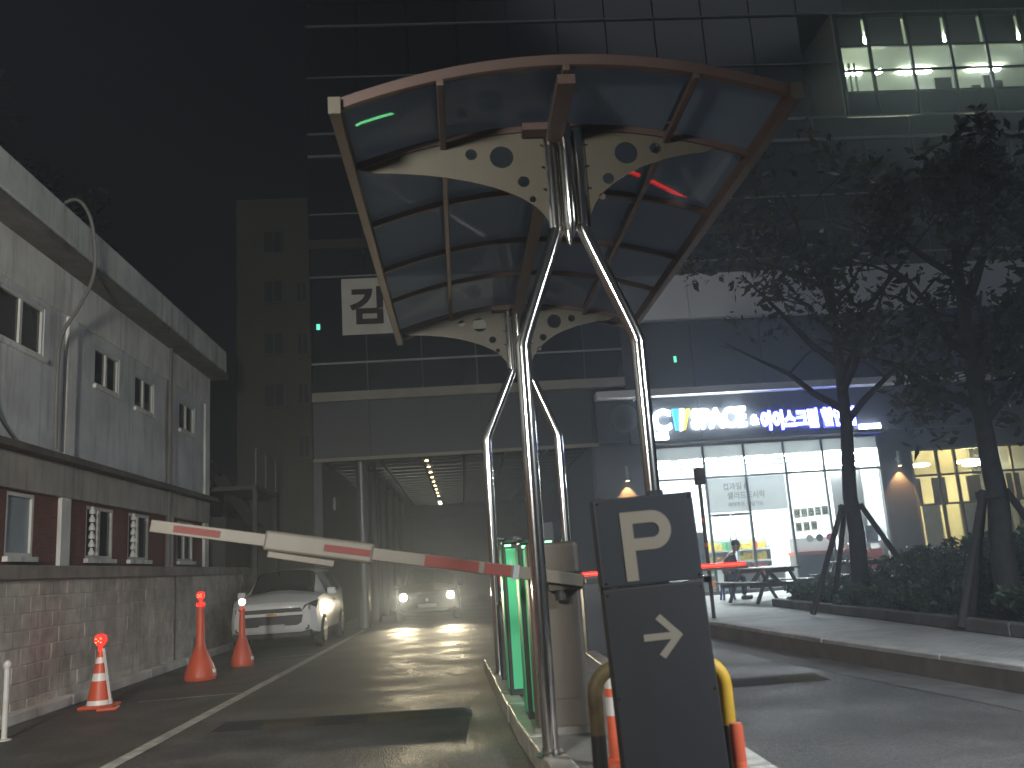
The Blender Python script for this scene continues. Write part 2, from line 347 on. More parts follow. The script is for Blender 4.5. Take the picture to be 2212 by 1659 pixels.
class MB:
    """Collects shapes; build() links them as one mesh object."""
    def __init__(self): self.v = []; self.f = []
    def add(self, vs, fs):
        n = len(self.v); self.v += [tuple(p) for p in vs]; self.f += [tuple(i + n for i in f) for f in fs]; return self
    def box(self, x0, x1, y0, y1, z0, z1):
        vs = [(x0, y0, z0), (x1, y0, z0), (x1, y1, z0), (x0, y1, z0), (x0, y0, z1), (x1, y0, z1), (x1, y1, z1), (x0, y1, z1)]
        return self.add(vs, [(0, 3, 2, 1), (4, 5, 6, 7), (0, 1, 5, 4), (1, 2, 6, 5), (2, 3, 7, 6), (3, 0, 4, 7)])
    def bar(self, a, b, w, h, up=(0, 0, 1)):
        a, b = Vector(a), Vector(b); d = (b - a).normalized(); s = d.cross(Vector(up))
        if s.length < 1e-5: s = d.cross(Vector((1, 0, 0)))
        s.normalize(); u = s.cross(d)
        vs = []
        for p in (a, b):
            for i, j in ((-1, -1), (1, -1), (1, 1), (-1, 1)): vs.append(p + s * (i * w / 2) + u * (j * h / 2))
        return self.add(vs, [(3, 2, 1, 0), (4, 5, 6, 7), (0, 1, 5, 4), (1, 2, 6, 5), (2, 3, 7, 6), (3, 0, 4, 7)])
    def tube(self, pts, r, n=12, cap=True):
        pts = [Vector(p) for p in pts]; rr = r if isinstance(r, (list, tuple)) else [r] * len(pts)
        ref = Vector((0.13, 0.97, 0.21)); vs = []; fs = []
        for i, p in enumerate(pts):
            d = (pts[min(i + 1, len(pts) - 1)] - pts[max(i - 1, 0)]).normalized()
            s = d.cross(ref).normalized(); u = s.cross(d)
            for k in range(n):
                a = 2 * math.pi * k / n; vs.append(p + s * (rr[i] * math.cos(a)) + u * (rr[i] * math.sin(a)))
        for i in range(len(pts) - 1):
            for k in range(n):
                fs.append((i * n + k, i * n + (k + 1) % n, (i + 1) * n + (k + 1) % n, (i + 1) * n + k))
        if cap: fs.append(tuple(range(n - 1, -1, -1))); fs.append(tuple((len(pts) - 1) * n + k for k in range(n)))
        return self.add(vs, fs)
    def lathe(self, prof, c, n=24, axis='Z'):
        vs = []; fs = []; c = Vector(c)
        for (r, h) in prof:
            for k in range(n):
                a = 2 * math.pi * k / n; x, y = r * math.cos(a), r * math.sin(a)
                p = {'Z': (x, y, h), 'Y': (x, h, y), 'X': (h, x, y)}[axis]
                vs.append(c + Vector(p))
        for i in range(len(prof) - 1):
            for k in range(n):
                f = (i * n + k, i * n + (k + 1) % n, (i + 1) * n + (k + 1) % n, (i + 1) * n + k)
                fs.append(f if axis == 'Z' else f[::-1])
        if prof[0][0] > 1e-4: fs.append(tuple(range(n - 1, -1, -1)))
        if prof[-1][0] > 1e-4: fs.append(tuple((len(prof) - 1) * n + k for k in range(n)))
        return self.add(vs, fs)
    def prism(self, poly, y0, y1):
        """polygon in x, z pushed along y"""
        n = len(poly)
        vs = [(x, y0, z) for x, z in poly] + [(x, y1, z) for x, z in poly]
        fs = [tuple(range(n)), tuple(range(2 * n - 1, n - 1, -1))] + [(i, i + n, (i + 1) % n + n, (i + 1) % n) for i in range(n)]
        return self.add(vs, fs)
    def slab(self, poly, z0, z1):
        n = len(poly)
        vs = [(x, y, z0) for x, y in poly] + [(x, y, z1) for x, y in poly]
        fs = [tuple(range(n - 1, -1, -1)), tuple(range(n, 2 * n))] + [(i, (i + 1) % n, (i + 1) % n + n, i + n) for i in range(n)]
        return self.add(vs, fs)
    def build(self, name, m, parent=None, origin=None, smooth=False, bevel=0.0, seg=2):
        o0 = origin_of(parent) if parent is not None else Vector(origin or (0, 0, 0))
        me = bpy.data.meshes.new(name)
        me.from_pydata([(x - o0.x, y - o0.y, z - o0.z) for x, y, z in self.v], [], self.f)
        bm = bmesh.new(); bm.from_mesh(me); bmesh.ops.recalc_face_normals(bm, faces=bm.faces); bm.to_mesh(me); bm.free()
        me.materials.append(MATS[m] if isinstance(m, str) else m)
        if smooth:
            me.polygons.foreach_set('use_smooth', [True] * len(me.polygons))
            me.set_sharp_from_angle(angle=R(40))
        o = bpy.data.objects.new(name, me); col.objects.link(o)
        if parent is not None: o.parent = parent
        else: o.location = o0
        if bevel:
            b = o.modifiers.new('bevel', 'BEVEL'); b.width = bevel; b.segments = seg; b.limit_method = 'ANGLE'
        return o

def B(x0, x1, y0, y1, z0, z1): return MB().box(x0, x1, y0, y1, z0, z1)

def text_mesh(name, s, size, loc, m, parent=None, depth=0.01, bold=0.0, width=None, height=None, rot=(R(90), 0, 0), align='LEFT'):
    """Lettering as real geometry (the built-in font), facing -y; loc = lower left corner."""
    cu = bpy.data.curves.new(name, 'FONT'); cu.body = s; cu.size = size; cu.extrude = depth; cu.offset = bold
    cu.align_x = align; cu.resolution_u = 4
    t = bpy.data.objects.new(name, cu); col.objects.link(t)
    dg = bpy.context.evaluated_depsgraph_get(); dg.update()
    me = bpy.data.meshes.new_from_object(t.evaluated_get(dg))
    bpy.data.objects.remove(t); bpy.data.curves.remove(cu)
    xs = [v.co.x for v in me.vertices]; ys = [v.co.y for v in me.vertices]
    if xs:
        x0, x1, y0, y1 = min(xs), max(xs), min(ys), max(ys)
        sx = width / (x1 - x0) if width else 1.0
        sy = height / (y1 - y0) if height else (sx if width else 1.0)
        if height and not width: sx = sy
        for v in me.vertices: v.co.x = (v.co.x - x0) * sx; v.co.y = (v.co.y - y0) * sy
    me.materials.clear(); me.materials.append(MATS[m])
    o = bpy.data.objects.new(name, me); col.objects.link(o)
    o.rotation_euler = rot
    if parent is not None:
        o.parent = parent; o.location = Vector(loc) - origin_of(parent)
    else: o.location = loc
    return o

def spot(name, loc, target, energy, color, size, blend, parent=None, radius=0.05):
    d = bpy.data.lights.new(name, 'SPOT'); d.energy = energy; d.color = color; d.spot_size = size; d.spot_blend = blend; d.shadow_soft_size = radius
    o = bpy.data.objects.new(name, d); col.objects.link(o)
    off = origin_of(parent) if parent is not None else Vector((0, 0, 0))
    o.location = Vector(loc) - off
    o.rotation_euler = (Vector(loc) - Vector(target)).to_track_quat('Z', 'Y').to_euler()
    if parent is not None: o.parent = parent
    return o

def point(name, loc, energy, color, parent=None, radius=0.1):
    d = bpy.data.lights.new(name, 'POINT'); d.energy = energy; d.color = color; d.shadow_soft_size = radius
    o = bpy.data.objects.new(name, d); col.objects.link(o)
    off = origin_of(parent) if parent is not None else Vector((0, 0, 0))
    o.location = Vector(loc) - off
    if parent is not None: o.parent = parent
    return o

def structure(o): o['kind'] = 'structure'; return o

# ================================================================== THE SETTING
structure(B(-150, 150, -60, 200, -0.3, -0.02).build('ground', 'ground_soil'))
structure(MB().add([(-5.35, -25, 0), (5.6, -25, 0), (4.4, 60, 0), (-5.35, 60, 0)], [(0, 1, 2, 3)]).build('road', 'asphalt'))

def line(name, x0, y0, x1, y1, w, z=0.004):
    a, b = Vector((x0, y0, 0)), Vector((x1, y1, 0)); d = (b - a).normalized(); s = Vector((-d.y, d.x, 0)) * (w / 2)
    n = 24; vs = []; fs = []
    rr = random.Random(int(abs(x0) * 100 + abs(y0) * 7))
    for i in range(n + 1):
        p = a + (b - a) * (i / n); k = 1 + rr.uniform(-0.06, 0.06)
        vs += [tuple(p + s * k + Vector((0, 0, z))), tuple(p - s * k + Vector((0, 0, z)))]
    for i in range(n): fs.append((2 * i, 2 * i + 1, 2 * i + 3, 2 * i + 2))
    return structure(MB().add(vs, fs).build(name, 'line_paint'))
line('road_line', -3.06, 4.0, -2.66, 24.2, 0.14)
line('parking_line', -4.25, 12.14, -2.98, 12.29, 0.06)
line('parking_line', -4.6, 17.3, -2.85, 17.6, 0.06)

# speed bumps: rubber-yellow and black sections, chamfered ends
def speed_bump(label, x0, x1, yc, skew):
    t = empty('speed_bump', ((x0 + x1) / 2, yc, 0), label, 'speed bump')
    n = max(2, round((x1 - x0) / 0.5)); w = 0.20; h = 0.055
    for i in range(n):
        a = x0 + (x1 - x0) * i / n; b = x0 + (x1 - x0) * (i + 1) / n
        ya, yb = yc + skew * (a - x0), yc + skew * (b - x0)
        prof = [(-w, 0.001), (-w * 0.6, h * 0.75), (-w * 0.2, h), (w * 0.2, h), (w * 0.6, h * 0.75), (w, 0.001)]
        ca = 0.10 if i == 0 else 0.0; cb = 0.10 if i == n - 1 else 0.0
        vs = [(a + (ca if z > 0.02 else 0), ya + y, z) for y, z in prof] + [(b - (cb if z > 0.02 else 0), yb + y, z) for y, z in prof]
        m = len(prof)
        fs = [(j, j + 1, j + 1 + m, j + m) for j in range(m - 1)] + [tuple(range(m - 1, -1, -1)), tuple(range(m, 2 * m)), (0, m, 2 * m - 1, m - 1)]
        MB().add(vs, fs).build('segment', 'rubber_yellow' if i % 2 else 'rubber', t, smooth=True)
speed_bump('worn black and yellow rubber speed bump across the lane under the raised boom', -2.55, 0.02, 9.45, -0.09)
speed_bump('short rubber speed bump beside the gutter of the other lane', 1.72, 3.82, 9.75, 0.0)

# traffic island between the lanes
isl = structure(empty('traffic_island', (0.95, 8.5, 0)))
poly = [(0.72, 3.9), (1.55, 3.9), (1.62, 12.5), (0.42, 12.6), (0.52, 7.6)]
MB().slab(poly, 0.0, 0.148).build('island_top', 'island_concrete', isl)
def kerb_run(pts, w, z0, z1, name, m, parent, step=0.8, gap=0.008, bevel=0.015, rr=random.Random(3)):
    for a, b in zip(pts[:-1], pts[1:]):
        a, b = Vector((*a, 0)), Vector((*b, 0)); L = (b - a).length; n = max(1, round(L / step)); d = (b - a) / L; s = Vector((-d.y, d.x, 0))
        for i in range(n):
            p, q = a + d * (L * i / n + gap), a + d * (L * (i + 1) / n - gap); o = rr.uniform(-0.006, 0.006); dz = rr.uniform(-0.004, 0.004)
            MB().slab([(v.x, v.y) for v in (p + s * o, q + s * o, q + s * (o + w), p + s * (o + w))][::1], z0, z1 + dz).build(name, m, parent, bevel=bevel)
kerb_run([(0.22, 12.75), (0.36, 7.6), (0.60, 3.8)], 0.17, 0, 0.165, 'kerb_stone', 'island_edge', isl)
kerb_run([(1.75, 3.8), (1.80, 12.75)], 0.17, 0, 0.165, 'kerb_stone', 'island_edge', isl)
kerb_run([(1.60, 12.6), (0.42, 12.6)], 0.17, 0, 0.165, 'kerb_stone', 'island_edge', isl)

# right-hand plaza with kerb and gutter, planting bed
edge = [(5.75, -3.0), (5.15, 4.0), (4.82, 7.74), (4.42, 11.2), (4.14, 15.0), (4.02, 19.5), (3.98, 24.4)]
plz = structure(empty('plaza', (9, 14, 0)))
inner = [(x + 0.24, y) for x, y in edge]
MB().slab(inner + [(60, 24.4), (60, -3)], -0.01, 0.245).build('paved_surface', 'pavers', plz)
kerb_run([(x, y) for x, y in edge][::-1], 0.24, 0.0, 0.255, 'kerb_stone', 'kerb_stone', plz, step=1.0, gap=0.004)
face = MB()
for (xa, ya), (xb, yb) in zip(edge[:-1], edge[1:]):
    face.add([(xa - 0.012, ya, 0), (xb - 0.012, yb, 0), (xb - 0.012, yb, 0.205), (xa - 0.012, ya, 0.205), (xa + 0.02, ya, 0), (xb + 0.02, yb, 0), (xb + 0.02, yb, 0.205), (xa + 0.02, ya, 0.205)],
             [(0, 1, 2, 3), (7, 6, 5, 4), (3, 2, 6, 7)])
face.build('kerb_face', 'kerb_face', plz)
g = MB()
for (xa, ya), (xb, yb) in zip(edge[:-1], edge[1:]):
    g.add([(xa - 0.50, ya, 0.004), (xa - 0.012, ya, 0.012), (xb - 0.012, yb, 0.012), (xb - 0.50, yb, 0.004)], [(0, 1, 2, 3)])
structure(g.build('gutter', 'gutter'))

bed = structure(empty('planting_bed', (9, 12, 0.245)))
bedpoly = [(6.22, 17.9), (6.18, 12.0), (6.10, 5.0), (13.5, 5.0), (13.5, 17.9)]
MB().slab(bedpoly, 0.246, 0.30).build('soil', 'soil', bed)
kerb_run([(6.2, 18.05), (6.14, 12.0), (6.0, 4.8)], 0.17, 0.246, 0.40, 'kerb_stone', 'gutter', bed, step=1.0)
kerb_run([(13.5, 17.9), (6.37, 17.9)], 0.15, 0.246, 0.40, 'kerb_stone', 'gutter', bed, step=1.0)

# ================================================================== BOUNDARY WALL of concrete blocks
bw = empty('block_wall', (-5.4, 15, 0), 'low wall of stained concrete blocks with a plain cap below the brick windows', 'wall')
WX = -5.30; Y0, Y1 = 8.2, 23.6
B(WX - 0.19, WX - 0.006, Y0, Y1, 0, 1.62).build('mortar_bed', 'mortar', bw)
B(WX - 0.26, WX + 0.05, Y0, Y1, 1.62, 1.79).build('wall_cap', 'wall_cap', bw, bevel=0.015)
bl, bh = 0.40, 0.20
blocks = []
rr = random.Random(11)
for mname in ('block', 'block_pale', 'block_dark'):
    me = B(-0.02, 0.022, 0.004, bl - 0.006, 0.004, bh - 0.006).build('block', mname, None, (0, 0, 0), bevel=0.006, seg=1)
    blocks.append(me)
first = True
protos = blocks
for k in range(8):
    y = Y0 + (0.2 if k % 2 else 0.0)
    while y < Y1 - 0.39:
        src = protos[rr.choice([0, 0, 0, 1, 1, 2])]
        o = src.copy(); col.objects.link(o); o.parent = bw
        o.location = Vector((WX - 0.02 + rr.uniform(-0.004, 0.004), y, 0.02 + k * bh)) - origin_of(bw)
        y += bl
for p in protos: bpy.data.objects.remove(p)
for yj in (9.6, 16.9): B(WX - 0.03, WX + 0.014, yj - 0.03, yj + 0.05, 0.0, 1.62).build('wall_joint', 'ledge', bw)
wk = structure(empty('wall_kerb', (-5.2, 15, 0)))
kerb_run([(-5.16, 7.5), (-5.12, 23.0)], 0.15, 0, 0.13, 'kerb_stone', 'white_kerb', wk, step=1.0)

# ================================================================== LEFT BUILDING
lb = empty('warehouse_building', (-8, 15, 0), 'two-storey building of pale plaster over red brick with a deep parapet', 'building')
LX = -5.9; LY0, LY1 = 4.0, 21.2
UP_W = [(9.2, 10.6, 4.78, 5.52), (11.45, 12.75, 4.78, 5.52), (14.55, 15.62, 4.78, 5.44), (16.38, 17.42, 4.74, 5.38), (19.0, 20.1, 4.74, 5.38)]
LO_W = [(11.95, 12.72, 1.95, 2.80), (14.45, 15.55, 1.95, 2.78), (16.25, 17.3, 1.95, 2.78), (19.0, 20.1, 1.95, 2.78)]
def pierced(x0, x1, y0, y1, z0, z1, holes):
    m = MB(); y = y0
    for (a, b, c, d) in holes:
        m.box(x0, x1, y, a, z0, z1); m.box(x0, x1, a, b, z0, c); m.box(x0, x1, a, b, d, z1); y = b
    return m.box(x0, x1, y, y1, z0, z1)
pierced(LX - 0.22, LX, LY0, LY1, 3.42, 6.30, UP_W).build('upper_wall', 'wall_blue', lb)
B(LX - 0.1, LX + 0.045, LY0, LY1, 5.62, 6.298).build('upper_beam', 'wall_plaster', lb, bevel=0.01)
pierced(LX - 0.22, LX - 0.02, LY0, LY1, 0.0, 2.83, LO_W).build('lower_wall', 'red_brick', lb)
B(LX - 6, LX - 0.24, LY0, LY1, 0.0, 6.30).build('inner_core', 'black_plastic', lb)
B(LX - 6, LX + 0.05, LY0, LY1, 2.83, 3.32).build('beam', 'beam_concrete', lb, bevel=0.01)
B(LX - 6, LX + 0.22, LY0, LY1 + 0.1, 3.32, 3.42).build('ledge', 'ledge', lb, bevel=0.01)
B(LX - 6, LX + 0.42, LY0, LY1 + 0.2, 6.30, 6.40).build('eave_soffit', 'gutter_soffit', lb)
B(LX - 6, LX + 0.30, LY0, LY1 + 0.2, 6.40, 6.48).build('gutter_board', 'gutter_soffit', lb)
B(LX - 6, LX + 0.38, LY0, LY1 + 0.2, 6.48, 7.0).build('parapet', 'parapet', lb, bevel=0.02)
for y in (8.6, 13.62, 18.45, 21.0):
    B(LX - 0.1, LX + 0.05, y - 0.17, y + 0.17, 3.42, 5.618).build('pilaster', 'wall_plaster', lb, bevel=0.01)
    B(LX - 0.1, LX + 0.04, y - 0.17, y + 0.15, 1.2, 2.83).build('pilaster', 'wall_plaster', lb, bevel=0.01)
def left_window(y0, y1, z0, z1, glassm='window_glass', sash=2, back=0.015):
    f = MB(); X = LX - back; t = 0.05
    f.box(X - 0.06, X, y0, y1, z0, z0 + t).box(X - 0.06, X, y0, y1, z1 - t, z1).box(X - 0.06, X, y0, y0 + t, z0 + t, z1 - t).box(X - 0.06, X, y1 - t, y1, z0 + t, z1 - t)
    w = f.build('window', 'window_frame', lb)
    for i in range(sash):
        a = y0 + t + (y1 - y0 - 2 * t) * i / sash; b = y0 + t + (y1 - y0 - 2 * t) * (i + 1) / sash
        MB().box(X - 0.045, X - 0.035, a, b, z0 + t, z1 - t).build('pane', glassm, w)
        if i: MB().box(X - 0.06, X - 0.004, a - 0.035, a + 0.035, z0 + t, z1 - t).build('sash_bar', 'window_frame', w)
    MB().box(X + 0.002, LX + 0.05, y0 - 0.04, y1 + 0.04, z0 - 0.07, z0 - 0.002).build('sill', 'wall_plaster', w)
    return w
for i, (a, b, c, d) in enumerate(UP_W): left_window(a, b, c, d)
for i, (a, b, c, d) in enumerate(LO_W): left_window(a, b, c, d, 'frosted_glass' if i == 0 else 'window_glass', 1 if i == 0 else 2, 0.025)
for y, h in ((14.42, 0.10), (16.2, 0.10)):                       # stacked insulators beside the lower windows
    t = MB()
    for k in range(6): t.lathe([(0.0, 0), (0.045, 0.01), (0.05, 0.05), (0.03, 0.09), (0.02, 0.125)], (LX + 0.09, y, 1.98 + k * 0.13), 10)
    t.build('insulator_string', 'window_frame', lb, smooth=True)
MB().tube([(LX + 0.06, 18.2, 1.8), (LX + 0.06, 18.2, 6.3)], 0.05).build('downpipe', 'pipe_grey', lb, smooth=True)
hose = [(LX - 0.1, 12.5, 6.7), (LX + 0.3, 12.75, 7.22), (LX + 0.45, 13.0, 7.15), (LX + 0.47, 13.25, 6.75), (LX + 0.45, 13.3, 6.2), (LX + 0.3, 13.2, 5.7), (LX + 0.12, 13.05, 5.2), (LX + 0.09, 13.02, 4.6), (LX + 0.09, 13.05, 3.5)]
def smooth_path(p, k=6):
    p = [Vector(q) for q in p]; out = []
    for i in range(len(p) - 1):
        a, b, c, d = p[max(i - 1, 0)], p[i], p[i + 1], p[min(i + 2, len(p) - 1)]
        for s in range(k):
            t = s / k
            out.append(0.5 * ((2 * b) + (c - a) * t + (2 * a - 5 * b + 4 * c - d) * t * t + (3 * b - a - 3 * c + d) * t ** 3))
    out.append(p[-1]); return out
o = MB().tube(smooth_path(hose), 0.028, 10).build('drain_hose', 'pipe_grey', lb, smooth=True)
MB().tube(smooth_path([(LX + 0.03, 11.3, 5.2), (LX + 0.04, 11.35, 4.2), (LX + 0.04, 11.5, 3.75), (LX + 0.04, 12.0, 3.45)]), 0.012, 8).build('cable', 'cable_black', lb)

# dark steel stair and sheds between the left building and the tower
st = empty('steel_stair', (-5.2, 22.6, 0), 'dark steel outdoor stair in the gap behind the plastered building', 'stair')
for x, y in ((-4.9, 21.6), (-4.9, 23.9), (-6.2, 23.9)): MB().box(x - 0.05, x + 0.05, y - 0.05, y + 0.05, 0, 3.7).build('post', 'dark_steel', st)
MB().bar((-6.6, 21.9, 4.9), (-4.95, 23.6, 2.2), 0.12, 0.2).build('stringer', 'dark_steel', st)
MB().bar((-6.6, 22.7, 4.9), (-4.95, 24.2, 2.2), 0.12, 0.2).build('stringer', 'dark_steel', st)
for k in range(9):
    t = k / 8; p = Vector((-6.6, 22.3, 4.8)).lerp(Vector((-4.95, 23.9, 2.2)), t)
    MB().box(p.x - 0.14, p.x + 0.14, p.y - 0.4, p.y + 0.4, p.z, p.z + 0.04).build('tread', 'dark_steel', st)
MB().box(-6.3, -4.85, 21.5, 24.0, 3.6, 3.7).build('landing', 'dark_steel', st)
MB().tube([(-4.88, 21.6, 4.6), (-4.88, 23.9, 4.6)], 0.025, 8).build('handrail', 'pipe_grey', st)
for y in (21.6, 22.7, 23.9): MB().tube([(-4.88, y, 3.7), (-4.88, y, 4.6)], 0.02, 8).build('baluster', 'pipe_grey', st)
B(-6.9, -5.6, 21.6, 24.0, 0, 3.0).build('shed_wall', 'dark_steel', st)

# ================================================================== OFFICE TOWER
FY = 24.5
ob = empty('office_tower', (4.5, 24.5, 0), 'dark glass office tower with a drive-through passage and shops at street level', 'building')
# stair wing
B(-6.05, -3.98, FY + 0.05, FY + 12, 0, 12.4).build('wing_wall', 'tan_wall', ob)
def wing_window(x, z, w, h):
    f = MB().box(x - w / 2 - 0.05, x + w / 2 + 0.05, FY, FY + 0.05, z - h / 2 - 0.05, z + h / 2 + 0.05).build('window', 'dark_steel', ob)
    for s in (-1, 1): MB().box(x + s * w / 4 - w / 4 + 0.02, x + s * w / 4 + w / 4 - 0.02, FY - 0.01, FY, z - h / 2, z + h / 2).build('pane', 'window_glass', f)
for x, z in ((-5.0, 11.05), (-5.0, 9.54), (-5.0, 8.0), (-5.0, 6.5)): wing_window(x, z, 0.55, 0.62)
for x, z in ((-4.2, 9.49), (-4.2, 7.95), (-4.2, 6.5), (-4.2, 5.0)): wing_window(x, z, 0.3, 0.55)
# curtain wall: one pane per bay and storey
TOP = 34.0; XL, XR = -3.95, 27.0
B(XL, 3.9, FY + 1.0, FY + 14, 4.95, TOP).build('core', 'dark_cladding', ob)
B(3.9, XR, FY + 7.8, FY + 14, 0, TOP).build('core', 'dark_cladding', ob)
rows = [(6.50, 7.30, 'facade_glass_b'), (7.34, 9.87, 'facade_glass'), (9.91, 10.74, 'facade_glass_b'), (11.05, 13.62, 'facade_glass'), (13.70, 14.36, 'facade_glass_b'),
        (14.42, 17.95, 'facade_glass'), (18.0, 18.75, 'facade_glass_b'), (18.8, 22.3, 'facade_glass'), (22.35, 23.1, 'facade_glass_b'), (23.15, 26.6, 'facade_glass'), (26.7, 33.9, 'facade_glass')]
bays = []
x = XL
while x < XR - 0.1: bays.append((x, min(x + 1.55, XR))); x += 1.55
prr = random.Random(5)
OFF_X0 = 12.75
for (z0, z1, mm) in rows:
    for (a, b) in bays:
        if mm == 'facade_glass' and z0 > 14 and z1 < 18 and b > OFF_X0 + 0.3: continue       # the lit office
        if z0 < 9.5 and z1 > 7.3 and a > 4.9: continue                              # grey spandrel there
        MB().box(a + 0.02, b - 0.02, FY + 0.02 + prr.uniform(0, 0.006), FY + 0.05, z0, z1).build('glass_pane', mm, ob)
for z, h, d, m in ((7.32, 0.05, 0.05, 'aluminium'), (9.89, 0.04, 0.05, 'aluminium'), (11.83, 0.03, 0.03, 'aluminium'), (13.66, 0.07, 0.05, 'aluminium'), (14.39, 0.05, 0.04, 'aluminium'), (16.25, 0.03, 0.03, 'aluminium'), (17.98, 0.05, 0.04, 'aluminium'), (22.3, 0.05, 0.05, 'aluminium')):
    xr = XR if not (7 < z < 9) else 4.9
    if abs(z - 16.25) < 0.01: xr = OFF_X0
    MB().box(XL, xr, FY - d, FY + 0.015, z - h / 2, z + h / 2).build('transom', m, ob)
MB().box(XL, 4.9, FY - 0.10, FY + 0.05, 6.22, 6.48).build('cream_band', 'cream_band', ob)
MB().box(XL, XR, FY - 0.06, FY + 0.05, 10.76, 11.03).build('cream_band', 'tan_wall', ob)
for (a, b) in bays[1:]:
    MB().box(a - 0.02, a + 0.02, FY - 0.012, FY + 0.018, 11.05, 13.6).build('mullion', 'dark_cladding', ob)
    if a < 4.9: MB().box(a - 0.02, a + 0.02, FY - 0.012, FY + 0.018, 6.5, 9.86).build('mullion', 'dark_cladding', ob)
B(XL, XR, FY + 0.06, FY + 1.0, TOP - 0.3, TOP).build('roof_edge', 'dark_cladding', ob)
# grey spandrel band and the dark storey over the shops
xs = 4.9
while xs < XR - 0.1:
    w = 2.05
    MB().box(xs + 0.01, min(xs + w, XR) - 0.01, FY - 0.25, FY + 0.05, 8.08, 9.42).build('cladding_panel', 'grey_cladding', ob)
    MB().box(xs + 0.01, min(xs + w, XR) - 0.01, FY - 0.02, FY + 0.05, 6.08, 8.06).build('cladding_panel', 'dark_cladding', ob)
    MB().box(xs + 0.01, min(xs + w, XR) - 0.01, FY - 0.08, FY + 0.05, 4.52, 5.80).build('fascia_panel', 'dark_cladding', ob)
    xs += w
MB().box(4.0, XR, FY - 0.42, FY + 0.05, 5.82, 6.02).build('ledge', 'ledge_white', ob)
# fascia over the passage
xs = XL
while xs < 3.9:
    MB().box(xs + 0.008, min(xs + 1.57, 4.0) - 0.008, FY - 0.04, FY + 0.05, 4.62, 6.21).build('fascia_panel', 'dark_cladding', ob)
    xs += 1.57
MB().box(XL, 4.0, FY - 0.09, FY + 0.05, 4.53, 4.62).build('soffit_edge', 'cream_band', ob)
B(4.0, 4.9, FY - 0.05, FY + 0.05, 4.62, 5.80).build('fascia_panel', 'dark_cladding', ob)
# passage ceiling of metal strips, running across
k = 0
y = FY + 0.06
while y < 44.0:
    MB().box(-3.95, 3.9, y, y + 0.46, 4.60 + (0.012 if k % 2 else 0.0), 4.64).build('ceiling_strip', 'ceiling_metal', ob)
    y += 0.48; k += 1
for xx in (-2.2, -1.0, 0.2, 1.4, 2.6): MB().box(xx - 0.02, xx + 0.02, FY + 0.1, 44.0, 4.585, 4.599).build('ceiling_rail', 'aluminium', ob)
B(-3.95, 3.9, FY + 0.06, 44, 4.66, 4.9).build('passage_slab', 'dark_cladding', ob)
B(-3.98, -3.75, FY + 0.1, 44, 0, 4.58).build('passage_wall', 'dark_stone', ob)
B(3.8, 3.95, FY + 0.1, 44, 0, 4.58).build('passage_wall', 'dark_stone', ob)
for yy in (25.0, 28.2, 31.4, 34.6, 37.8, 41.0):
    MB().tube([(-2.72, yy, 0.0), (-2.72, yy, 4.59)], 0.14, 20).build('column', 'mullion_grey', ob, smooth=True)
B(3.9, 5.45, FY - 0.02, FY + 7.7, 0.2, 4.5).build('pier', 'dark_stone', ob)
B(12.08, 12.98, FY - 0.02, FY + 7.7, 0.2, 4.5).build('pier', 'dark_stone', ob)
B(16.9, 17.6, FY - 0.02, FY + 7.7, 0.2, 4.5).build('pier', 'dark_stone', ob)
B(19.5, 27.0, FY - 0.02, FY + 7.7, 0.2, 4.5).build('pier', 'dark_stone', ob)

# far end of the passage: white panelled building, lit by a lamp under the ceiling
eb = empty('panel_building', (0, 47, 0), 'pale panelled wall closing the far end of the passage', 'building')
for k in range(9):
    for j in range(4): MB().box(-5 + j * 2.6, -5 + (j + 1) * 2.6 - 0.02, 46.9 + 0.01 * ((k + j) % 2), 47.1, k * 0.6, k * 0.6 + 0.585).build('panel', 'white_panel', eb)
B(-5, 5.4, 47.1, 52, 0, 5.4).build('wall', 'dark_cladding', eb)
pl = empty('passage_lamp', (-0.9, 41.5, 4.5), 'bright strip lamp under the metal ceiling deep in the passage', 'lamp')
for _k in range(9): MB().lathe([(0.001, 0), (0.05, 0), (0.05, 0.012), (0.001, 0.012)], (-0.9, 26.0 + _k * 1.6, 4.585), 12).build('downlight', 'sconce_lamp', pl)
B(-0.98, -0.82, 40.6, 42.4, 4.50, 4.58).build('housing', 'white_panel', pl)
B(-0.96, -0.84, 40.65, 42.35, 4.485, 4.499).build('tube', mat('passage_tube', (1, 1, 1), emit=(1.0, 0.97, 0.82), es=14.0), pl)

# lit office high on the right
B(OFF_X0, XR - 0.2, FY + 5.0, FY + 5.1, 14.5, 18.0).build('office_wall', 'office_wall', ob)
B(OFF_X0, XR - 0.2, FY + 0.3, FY + 5.1, 17.92, 18.0).build('office_ceiling', 'office_wall', ob)
B(OFF_X0, XR - 0.2, FY + 0.3, FY + 5.1, 14.4, 14.5).build('office_floor', 'dark_cladding', ob)
B(OFF_X0 - 0.1, OFF_X0, FY + 0.06, FY + 5.1, 14.4, 18.0).build('office_wall', 'office_wall', ob)
for xx in (14.6, 17.2, 19.8):
    for yy in (1.4, 3.4):
        MB().box(xx - 0.6, xx + 0.6, FY + yy - 0.12, FY + yy + 0.12, 17.86, 17.9).build('ceiling_light', 'office_lamp', ob)
MB().lathe([(0.0, 0), (0.12, 0.02), (0.12, 0.08), (0.0, 0.1)], (14.2, FY + 0.5, 16.15), 12).build('desk_lamp', 'office_lamp', ob)
ocols = [OFF_X0, 13.75, 15.08, 16.40, 17.62, 18.9, 20.2, 21.5]
for i, xx in enumerate(ocols): MB().box(xx - 0.045, xx + 0.045, FY - 0.03, FY + 0.06, 14.42, 17.95).build('mullion', 'dark_cladding', ob)
for z in (15.2, 15.95, 16.80): MB().box(OFF_X0, XR, FY - 0.025, FY + 0.055, z - 0.03, z + 0.03).build('transom', 'dark_cladding', ob)
